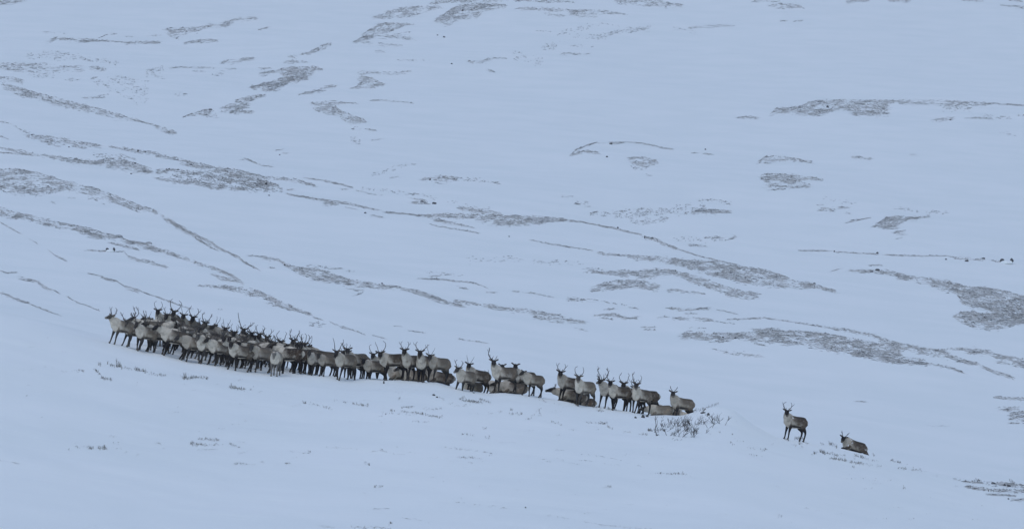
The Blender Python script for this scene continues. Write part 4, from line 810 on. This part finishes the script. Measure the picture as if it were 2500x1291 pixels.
def antler_mesh(style, seed, side):
    rr = random.Random(seed * 7 + 1); S = Soup()
    def add(pts, r0, r1):
        p = [np.array(q, float) * np.array([1, side, 1]) for q in pts]
        if len(p) > 3:
            p = [q + np.array([rr.gauss(0, .008), rr.gauss(0, .008), 0]) if 0 < i else q for i, q in enumerate(p)]
        V, Fc, _, _ = tube(p, np.linspace(r0, r1, len(p)) * 1.12, up=(.31, .2, .9), seg=6, sub=3 if len(p) > 2 else 1, cap=.4); S.add(V, Fc)
    j = lambda a: a * rr.uniform(.85, 1.15)
    if style == 'lyre':        # long plain beams bowing out and curling in at the tips
        add([(0, .035, 0), (-.04, .10, .06), (-.08, j(.19), .16), (-.06, j(.24), .30), (0, j(.21), .42), (.05, .14, .50)], .019, .008)
        add([(0, .045, .02), (.07, .06, .06), (.12, .05, .12)], .012, .006)
    elif style == 'fork':      # medium beam, brow tine, forked top
        add([(0, .035, 0), (-.05, .10, .07), (-.07, j(.18), .16), (-.04, j(.23), .27), (.0, .20, .37), (.03, .13, .43)], .019, .009)
        add([(-.03, .23, .27), (.0, .29, .33), (.03, .31, .41)], .012, .006)
        add([(0, .04, .02), (.07, .07, .07), (.13, .06, .15)], .013, .006)
        add([(-.07, .16, .16), (.0, .20, .20), (.05, .20, .26)], .011, .005)
    elif style == 'spike':     # thin, nearly straight
        add([(0, .035, 0), (-.05, .09, .09), (-.09, j(.15), .22), (-.09, j(.19), .36), (-.05, .20, .46)], .015, .006)
        add([(-.02, .05, .03), (.04, .07, .08)], .009, .005)
    elif style == 'bull':      # many tines
        add([(0, .04, 0), (-.08, .11, .08), (-.14, j(.20), .20), (-.12, j(.26), .34), (-.03, j(.27), .46), (.05, .22, .56)], .026, .011)
        add([(.0, .045, .02), (.10, .07, .07), (.18, .06, .15), (.21, .03, .22)], .018, .007); add([(.12, .06, .09), (.19, .10, .12)], .012, .006)
        add([(-.05, .09, .06), (.04, .16, .12), (.10, .18, .20), (.10, .18, .28)], .016, .007); add([(.05, .165, .14), (.12, .22, .17)], .011, .006)
        add([(-.13, .22, .26), (-.22, .25, .32)], .012, .006)
        add([(-.06, .27, .42), (-.06, .33, .54)], .013, .006); add([(0, .26, .50), (-.06, .22, .62)], .013, .006)
        add([(.03, .24, .53), (.10, .26, .64)], .012, .006)
    elif style == 'small':     # short forked
        add([(0, .035, 0), (-.03, .08, .06), (-.05, j(.13), .15), (-.02, .16, .25)], .015, .007)
        add([(-.05, .13, .14), (.02, .16, .20)], .010, .005); add([(0, .045, .02), (.06, .06, .07)], .010, .005)
    elif style == 'broad':     # spread wide with a branching tip
        add([(0, .035, 0), (-.03, .13, .05), (-.05, j(.25), .13), (-.03, j(.33), .24), (.03, .35, .34)], .019, .009)
        add([(-.05, .27, .15), (.0, .27, .26), (.05, .24, .33)], .013, .006); add([(-.02, .34, .27), (-.04, .42, .33)], .011, .006)
        add([(0, .045, .02), (.08, .05, .07), (.12, .09, .13)], .012, .006)
    elif style == 'pole':      # one long straight stick
        add([(0, .035, 0), (-.03, .12, .08), (-.03, .20, .26), (-.02, .27, .46), (0, .33, .66)], .018, .008)
        add([(-.03, .20, .26), (-.02, .28, .30)], .011, .006)
    me = bpy.data.meshes.new("antler"); me.from_pydata(np.vstack(S.V).tolist(), [], S.F); me.materials.append(M_ANTLER)
    me.polygons.foreach_set('use_smooth', np.ones(len(me.polygons), dtype=bool)); me.update()
    return me
_ant = {}
def antler(style, v, side):
    k = (style, v, side)
    if k not in _ant: _ant[k] = antler_mesh(style, v * 13 + len(style) + (side > 0) * 3, side)
    return _ant[k]

LA = (0, 0, 0, 0, .05, .06, 0, 0); LB = (.10, -.08, 0, 0, -.08, .10, 0, 0); LC = (.02, .16, 0, 0, .12, -.12, 0, 0); LD = (-.10, .14, 0, 0, .16, -.16, 0, 0)
LEX = (0, .14, 0, 0, .02, -.10, 0, 0)
PROTO = {   # yaw, lift, legs, lying, head pitch
 'cam10': dict(yaw=70, lift=.85, legs=LA), 'cam10b': dict(yaw=66, lift=.40, legs=LB), 'cam10w': dict(yaw=62, lift=.5, legs=LD), 'cam10h': dict(yaw=68, lift=1.15, legs=LC),
 'cam30': dict(yaw=48, lift=.95, legs=LB), 'cam30b': dict(yaw=42, lift=.4, legs=LC, hp=-40), 'cam50': dict(yaw=26, lift=1.0, legs=LA), 'cam50b': dict(yaw=22, lift=.7, legs=LB, hp=-45),
 'front': dict(yaw=4, lift=.95, legs=LB, hp=-45), 'frontlow': dict(yaw=2, lift=.45, legs=LA, hp=-62),
 'fwd': dict(yaw=0, lift=.7, legs=LA, hp=-22), 'fwdup': dict(yaw=8, lift=.6, legs=LC, hp=-12), 'fwdmid': dict(yaw=12, lift=.55, legs=LD, hp=-26), 'fwdlow': dict(yaw=6, lift=.15, legs=LC, hp=-34),
 'fwdlow2': dict(yaw=14, lift=.3, legs=LEX, hp=-30), 'left': dict(yaw=-35, lift=.85, legs=LB, hp=-28),
 'lie_cam': dict(yaw=74, lift=.8, lying='lie'), 'lie_fwd': dict(yaw=14, lift=.6, lying='lie', hp=-22), 'lie_flat': dict(yaw=4, lift=.1, lying='flat', hp=-14), 'lie_low': dict(yaw=68, lift=.05, lying='rise', hp=-34), 'lie_rise': dict(yaw=72, lift=.85, lying='rise'),
}
BOD = {k: deer_body(**v) for k, v in PROTO.items()}

COUNT = [0]
def deer(u, d, th, proto, coat=.4, pal=.6, snow=0.0, ant='fork', av=0, asc=1.0, sc=1.0, label=None, sink=0.0, pitch=0.0, head=False, group="reindeer of the herd"):
    me, hm, H0 = BOD[proto]
    y = 200.0 + d
    if not str(proto).startswith('lie') and 0 < th < 60: th = th + 10; u = u - 2
    asc = asc * .88; pal = min(1.0, pal + .12)
    rot = R(180 + th)
    if head:                                             # u is where the head should show
        wx = H0[0] * math.cos(rot) - H0[1] * math.sin(rot)
        u = u - wx * sc * F / y
    p = ground_at(u, y)
    ex = (ground_at(u + 20, y) - ground_at(u - 20, y)); ey = (ground_at(u, y + .3) - ground_at(u, y - .3))
    sx = ex.z / ex.x; sy = max(-.15, min(.15, ey.z / ey.y))
    n = Vector((-sx * .9, -sy * .6, 1)).normalized()
    q = Vector((0, 0, 1)).rotation_difference(n)
    o = bpy.data.objects.new("reindeer", None); COL.objects.link(o); o.empty_display_size = .3
    o.matrix_world = Matrix.Translation(p - Vector((0, 0, .03 + sink))) @ q.to_matrix().to_4x4() @ Matrix.Rotation(rot, 4, 'Z') @ Matrix.Rotation(R(pitch), 4, 'Y') @ Matrix.Scale(sc, 4)
    bo = bpy.data.objects.new("body", me); COL.objects.link(bo); bo.parent = o; bo.color = (coat, pal, snow, 1)
    tag(o, label, "reindeer", group)
    if ant:
        sty = (ant, ant) if isinstance(ant, str) else ant
        for s, st in ((1, sty[0]), (-1, sty[1])):
            if not st: continue
            c = bpy.data.objects.new("antler", antler(st, (av + (s < 0)) % 3, s)); COL.objects.link(c)
            c.parent = o; c.matrix_local = hm @ Matrix.Scale(asc, 4)
    COUNT[0] += 1
    return o

# --- the two apart on the right, then the right-hand group from right to left
deer(2079, .9, 12, 'lie_low', .14, .6, .9, 'small', 0, 1.15, .95, "snow-flecked reindeer bedded behind the snow edge, rightmost of all", .06, -5)
deer(1934, .2, 16, 'cam10', .14, .6, .75, 'fork', 1, .9, .98, "brown reindeer standing alone right of the herd, full length legs showing, looking at the camera")
deer(1642, 2.4, 176, 'lie_flat', .3, .9, 0, 'lyre', 0, 1.0, .95, "mostly hidden reindeer behind the snow hump, only looping antlers showing", .34)
deer(1660, .9, 14, 'cam10', .36, .5, .2, 'small', 1, 1.1, .97, "grey-brown reindeer rising with its rump low, at the right end of the herd", .26, -13)
deer(1628, 1.9, 6, 'lie_fwd', .30, .8, 0, None, 0, 1, .95, "pale-bellied reindeer bedded low behind the one with its rump down", .1)
deer(1612, .9, 4, 'lie_flat', .55, .7, 0, None, 0, 1, .9, "pale bedded reindeer under the white-rumped dark one", .05)
deer(1574, 1.5, 6, 'cam10b', .12, .9, .3, 'fork', 2, .9, 1.0, "dark reindeer with a fluffy white rump patch behind the pale-chested one")
deer(1558, -.1, 38, 'cam30', .34, .8, 0, ('lyre', 'bull'), 0, .85, .98, "pale-chested reindeer with three tall beams, rightmost standing one in the front row")
deer(1541, 2.0, 12, 'cam10', .20, .55, 0, 'lyre', 1, .95, 1.0, "reindeer with curled ring-like antlers looking over the back of a brown one")
deer(1509, -.1, 24, 'cam30', .18, .7, 0, ('small', 'fork'), 2, .9, .97, "brown reindeer in front with its head turned, right of the many-tined bull")
deer(1482, .9, 42, 'fwdup', .34, .9, 0, 'bull', 0, .95, 1.02, "bull with heavy many-tined antlers facing left, pale shaggy throat")
deer(1421, -.3, 36, 'cam30', .54, .9, 0, 'lyre', 2, .9, 1.0, "very pale grey reindeer with upright lyre antlers in front of the bedded one")
deer(1384, .6, 12, 'cam10', .14, .5, 0, 'fork', 0, .85, 1.02, "dark-backed reindeer with curved antlers left of the very pale one")
deer(1392, 1.5, 2, 'lie_flat', .27, .6, 0, 'small', 2, .9, 1.08, "long brown reindeer bedded with its muzzle stretched left along the snow", .02)
deer(1424, 2.6, 8, 'lie_fwd', .15, .7, 0, None, 0, 1, .85, "dark bedded reindeer behind the legs of the very pale one", .1)
# --- group right of the middle
deer(1297, -.1, 22, 'fwdmid', .38, .5, 0, None, 0, 1, .88, "antlerless grey-brown young reindeer facing left, rightmost before the gap")
deer(1276, 2.4, 16, 'cam10h', .22, .7, 0, None, 0, 1, .98, "antlerless reindeer with big ears behind the young one, looking at the camera")
deer(1250, 3.6, 20, 'cam30', .3, .6, 0, None, 0, 1, .95, "antlerless reindeer peering between the big bull and the big-eared one")
deer(1230, .0, 16, 'cam10h', .32, .8, 0, ('small', 'bull'), 1, .9, 1.04, "big pale-necked bull with a tall left antler curving over the snow mound")
deer(1222, 2.4, 8, 'lie_fwd', .32, .75, 0, 'spike', 1, 1.0, 1.0, "bedded reindeer with pale throat behind the legs of the tall-antlered bull", .05)
deer(1252, 2.2, 4, 'lie_flat', .24, .5, 0, None, 0, 1, 1.0, "brown bedded reindeer under the belly of the tall-antlered bull", .05)

deer(1159, .5, 12, 'cam10', .14, .6, 0, 'spike', 0, .85, .97, "dark reindeer with thin upright antlers left of the tall-antlered bull", .1)
deer(1150, .9, 40, 'lie_fwd', .35, .8, 0, None, 0, 1, .9, "pale-edged bedded reindeer under the dark one with thin antlers", .08)
deer(1130, -.8, 40, 'fwdmid', .45, .7, 0, 'fork', 1, .85, .97, "shaggy pale grey reindeer stepping down the slope, head low with branching antlers", .2)

deer(1066, .1, 30, 'cam30b', .44, .4, 0, 'spike', 2, .8, 1.0, "grey reindeer with small thin antlers, last of the four in a row")
deer(1072, 1.8, 6, 'lie_fwd', .13, .4, 0, None, 0, 1, 1.0, "dark brown bedded reindeer under the belly of the grey one", .05)
deer(1030, .0, 78, 'front', .18, .75, 0, ('broad', 'fork'), 0, .95, 1.05, "reindeer facing the camera head-on with wide branching antlers, third of the four in a row")
deer(1001, .1, 48, 'cam50', .17, .65, 0, 'fork', 2, .85, 1.03, "reindeer turned half to the camera with pale bib, second of the four in a row")
deer(1010, 1.9, 14, 'lie_fwd', .45, .6, 0, None, 0, 1, 1.0, "pale bedded reindeer behind the legs of the two in the middle", .05)
deer(959, -.1, 12, 'cam10b', .10, .65, 0, ('lyre', 'spike'), 0, 1.0, 1.06, "dark brown reindeer with tall spread antlers, first of the four in a row")
deer(976, 2.2, 8, 'lie_cam', .55, .7, 0, None, 0, 1, .95, "pale bedded reindeer under the dark brown one's belly", .0)
deer(934, 2.6, 20, 'cam30', .15, .5, 0, (None, 'lyre'), 2, .9, .95, "dark-headed reindeer with one curved antler peering behind the low brown one", .1)
deer(914, .5, 18, 'cam30b', .22, .5, 0, 'small', 1, .95, .92, "low brown reindeer with short antlers standing in a dip", .18)

# --- right part of the dense herd
deer(871, .6, 34, 'cam30', .36, .6, 0, ('small', 'broad'), 1, .8, 1.03, "grey-brown reindeer with forked small antlers, at the right edge of the dense herd")
deer(876, 3.2, 20, 'cam10', .20, .6, 0, ('small', 'fork'), 0, .8, 1.0, "dark-faced reindeer looking over the backs at the right edge of the dense herd")
deer(860, 4.6, 20, 'cam10', .20, .6, 0, ('lyre', 'small'), 1, .8, 1.0, "reindeer just left of the dark-faced one, antlers crossing its neighbour's")
deer(838, -.9, 40, 'cam50b', .34, .6, 0, 'spike', 1, 1.25, 1.03, "front reindeer with long swept antlers and one foreleg on the lower snow")
deer(800, -.2, 24, 'cam30b', .40, .35, 0, None, 0, 1, .84, "small antlerless grey calf in front, facing the camera over its shoulder")
deer(766, .9, 52, 'cam50b', .42, .75, 0, None, 0, 1, .86, "small antlerless calf with a dark mask left of the grey calf")
deer(782, 5.2, 12, 'fwd', .34, .4, 0, (None, 'spike'), 1, .95, 1.05, "grey reindeer whose long smooth back is highest at the right of the dense herd")
deer(750, 2.0, 46, 'cam50', .26, .85, 0, 'lyre', 1, 1.0, 1.0, "dark-headed reindeer with a white throat and wide lyre antlers")
deer(760, 3.8, 36, 'cam50', .20, .6, 0, 'fork', 2, 1.0, 1.03, "reindeer with crossed upright antlers behind the white-throated one")
deer(706, .4, -12, 'fwd', .03, .9, 0, None, 0, 1, 1.02, "very dark brown reindeer seen from behind with a white rump edge")
deer(732, 1.4, -22, 'fwd', .06, .9, 0, None, 0, 1, 1.0, "second dark brown reindeer with a white rump line, right of the darkest one")
deer(671, -1.1, 84, 'frontlow', .80, .9, 0, None, 0, 1, .96, "whitish reindeer walking straight at the camera, lowest of the dense herd")
deer(634, -.2, 28, 'cam30b', .48, .45, 0, 'small', 2, .6, 1.0, "pale grey reindeer with its head low over its shoulder, left of the whitish one")
deer(582, -.7, 20, 'cam10w', .26, .8, 0, 'spike', 1, .8, 1.02, "striding reindeer with crossed legs, black face and brown back")
deer(604, 1.0, 12, 'cam10b', .16, .7, 0, None, 0, 1, 1.0, "brown reindeer directly behind the striding black-faced one")
deer(556, .3, 44, 'cam50', .38, .9, 0, 'fork', 1, .8, .98, "pale-throated reindeer between two front animals, dark eye mask")
deer(531, -.1, 26, 'fwdmid', .33, .95, 0, 'fork', 0, .8, .98, "cream-shouldered reindeer looking left in the front row")
deer(500, -.2, 42, 'cam50b', .50, .9, 0, 'fork', 2, .9, 1.03, "creamy grey reindeer turned half to the camera in the front row, wide shoulders")
deer(466, -.1, 26, 'fwdlow', .44, .45, 0, 'lyre', 0, 1.0, 1.02, "bluish grey reindeer with head lowered and swept antlers in the front row")
deer(415, -.1, 8, 'fwdlow2', .24, .85, 0, 'fork', 1, .9, 1.08, "large side-on reindeer in front with cream shoulder and dark flank line")
deer(382, .5, 22, 'fwdmid', .22, .7, 0, 'fork', 2, .9, 1.0, "brown reindeer just behind the large side-on one's head")
deer(348, -.1, 36, 'cam50b', .48, .8, 0, 'lyre', 2, .9, 1.0, "pale grey reindeer with a black face, third from the left end")
deer(319, .4, 32, 'cam30b', .52, .8, 0, ('spike', 'broad'), 0, 1.0, .98, "second reindeer from the left end, light grey with one tall antler")
deer(290, -.1, 28, 'fwdup', .56, 1.0, 0, 'fork', 0, .9, 1.0, "leftmost reindeer, nearly white neck, dark head facing left")
# --- heads standing out along the top of the dense herd (u is the head)
TOP = [
 (325, 3.4, 8, 'fwdup', .40, .9, 'bull', 0, .85, "bull in profile with many-tined antlers at the upper left of the dense herd"),
 (352, 4.0, 10, 'fwd', .22, .6, 'fork', 1, .8, "brown reindeer looking left just behind the profile bull"),
 (382, 8.8, 62, 'cam50', .25, .8, 'lyre', 2, .85, "leftmost of the highest reindeer, antlers curling over its head"),
 (411, 9.2, 84, 'front', .18, .5, 'lyre', 0, 1.15, "highest reindeer of the herd with the widest bowed antlers"),
 (398, 7.4, 40, 'cam50b', .35, .8, 'fork', 2, .8, "pale-cheeked reindeer just below the highest one"),
 (437, 8.2, 50, 'cam50', .26, .6, 'spike', 2, .85, "thin-antlered reindeer between the highest one and the dark-faced one"),
 (459, 8.6, 80, 'front', .05, .1, ('fork', 'lyre'), 1, 1.05, "black-faced reindeer facing straight out from the back row, wide antlers"),
 (488, 8.4, 66, 'cam30b', .12, .3, 'bull', 2, .8, "reindeer with a thicket of tines right of the black-faced one"),
 (514, 7.6, 20, 'fwd', .42, .5, 'spike', 0, .95, "grey-backed reindeer with two thin upright antlers in the back row"),
 (541, 6.9, 70, 'cam50', .30, .8, 'spike', 1, .9, "reindeer with short parallel antlers in the middle of the back row"),
 (561, 6.4, 60, 'cam50b', .24, .6, 'lyre', 1, .8, "reindeer left of the one with the long pole-like antler"),
 (587, 8.2, 84, 'front', .30, .3, ('broad', 'pole'), 0, 1.15, "grey-faced reindeer with one long straight pole-like antler"),
 (606, 6.0, 76, 'cam50', .14, .3, 'lyre', 2, .75, "small-antlered dark head just right of the pole-antlered one"),
 (623, 6.8, 80, 'front', .14, .3, 'lyre', 0, .85, "black-faced reindeer with U-shaped antlers right of the pole-antlered one"),
 (645, 6.3, 22, 'cam10', .40, .6, 'fork', 1, .9, "grey reindeer with uneven curved antlers, back showing to its right"),
 (677, 6.2, 24, 'cam10b', .24, .6, 'lyre', 1, .95, "reindeer with slim wide antlers and ears out, back row right of centre"),
 (704, 6.4, 70, 'cam50', .22, .4, 'bull', 1, .8, "dark-necked reindeer with curled clustered tines near the right of the back row"),
 (717, 4.6, 60, 'cam50', .30, .9, 'fork', 0, .85, "white-necked reindeer with a dark face beside the clustered tines"),
]
for (u, d, th, pr, co, pa, an, av, asc, lab) in TOP:
    deer(u, d, th, pr, co, pa, 0, an, av, asc, 1.0, lab, head=True)

# --- the packed middle of the dense herd, row by row
kinds = ['fwd', 'fwdmid', 'fwdlow2', 'cam30b', 'cam50', 'fwdlow', 'cam10b', 'cam50b', 'fwdmid', 'cam10', 'fwdup', 'left', 'cam30']
coats = [.08, .48, .62, .20, .55, .05, .68, .38, .15, .50]
cn = {0: "very dark", 1: "brown", 2: "grey-brown", 3: "pale grey"}
ordn = ["first", "second", "third", "fourth", "fifth", "sixth", "seventh"]
rown = ["first", "second", "third", "fourth", "fifth", "sixth", "seventh", "eighth"]
rr = random.Random(5)
ROWS = [(1.5, 385, 640), (2.6, 378, 690), (3.7, 392, 715), (4.8, 372, 690), (5.8, 385, 660), (6.8, 415, 620)]
kk = 0
for ri, (d, u0, u1) in enumerate(ROWS):
    n = int((u1 - u0) / 56) + 1
    for c in range(n):
        u = u0 + (u1 - u0) * (c + .5 * (ri % 2) * .8) / max(n - .5, 1) + rr.gauss(0, 5)
        pr = kinds[(kk * 5 + ri * 3) % len(kinds)]; co = coats[(kk * 3 + ri) % len(coats)] + rr.uniform(-.04, .04)
        th = rr.choice([rr.uniform(-25, 0), rr.uniform(0, 25), rr.uniform(20, 45), rr.uniform(0, 30), rr.uniform(150, 185)]) if not pr.startswith('cam50') else rr.uniform(40, 60)
        an = ['fork', 'spike', 'lyre', 'small', 'fork', 'broad', None, 'lyre'][(kk * 3 + ri) % 8]
        ci = 0 if co < .13 else 1 if co < .28 else 2 if co < .42 else 3
        lab = "%s reindeer, %s from the left in the %s packed row behind the front animals" % (cn[ci], ordn[c], rown[ri])
        deer(u, d + rr.uniform(-.2, .2), th, pr, max(.02, co), rr.uniform(.55, 1.0), 0, an, kk % 3, rr.uniform(.75, .95), rr.uniform(.9, 1.0), lab)
        kk += 1
print("reindeer", COUNT[0])

# ------------------------------------------------------------ thin air between the camera and the far slope
zt = float(ZZ.max()) + 4.0; zb = float(ZZ.min()) - 1.0; xm = float(np.abs(XX).max()) + 5.0; ym = float(YY.max()) + 5.0
hv = [(x, y, z) for z in (zb, zt) for x, y in ((-xm, -66.0), (xm, -66.0), (xm, ym), (-xm, ym))]
hf = [(0, 3, 2, 1), (4, 5, 6, 7), (0, 1, 5, 4), (1, 2, 6, 5), (2, 3, 7, 6), (3, 0, 4, 7)]
mh = bpy.data.materials.new("haze"); mh.use_nodes = True; nh = mh.node_tree; nh.nodes.clear()
oh = nh.nodes.new('ShaderNodeOutputMaterial'); ph = nh.nodes.new('ShaderNodeVolumePrincipled')
ph.inputs['Color'].default_value = (0.93, 0.95, 1.0, 1); ph.inputs['Density'].default_value = 0.00013; ph.inputs['Anisotropy'].default_value = 0.0
nh.links.new(ph.outputs[0], oh.inputs['Volume'])
tag(mesh_obj("haze", hv, hf, mh), "thin cold haze over the snow slopes", "haze", kind='stuff')
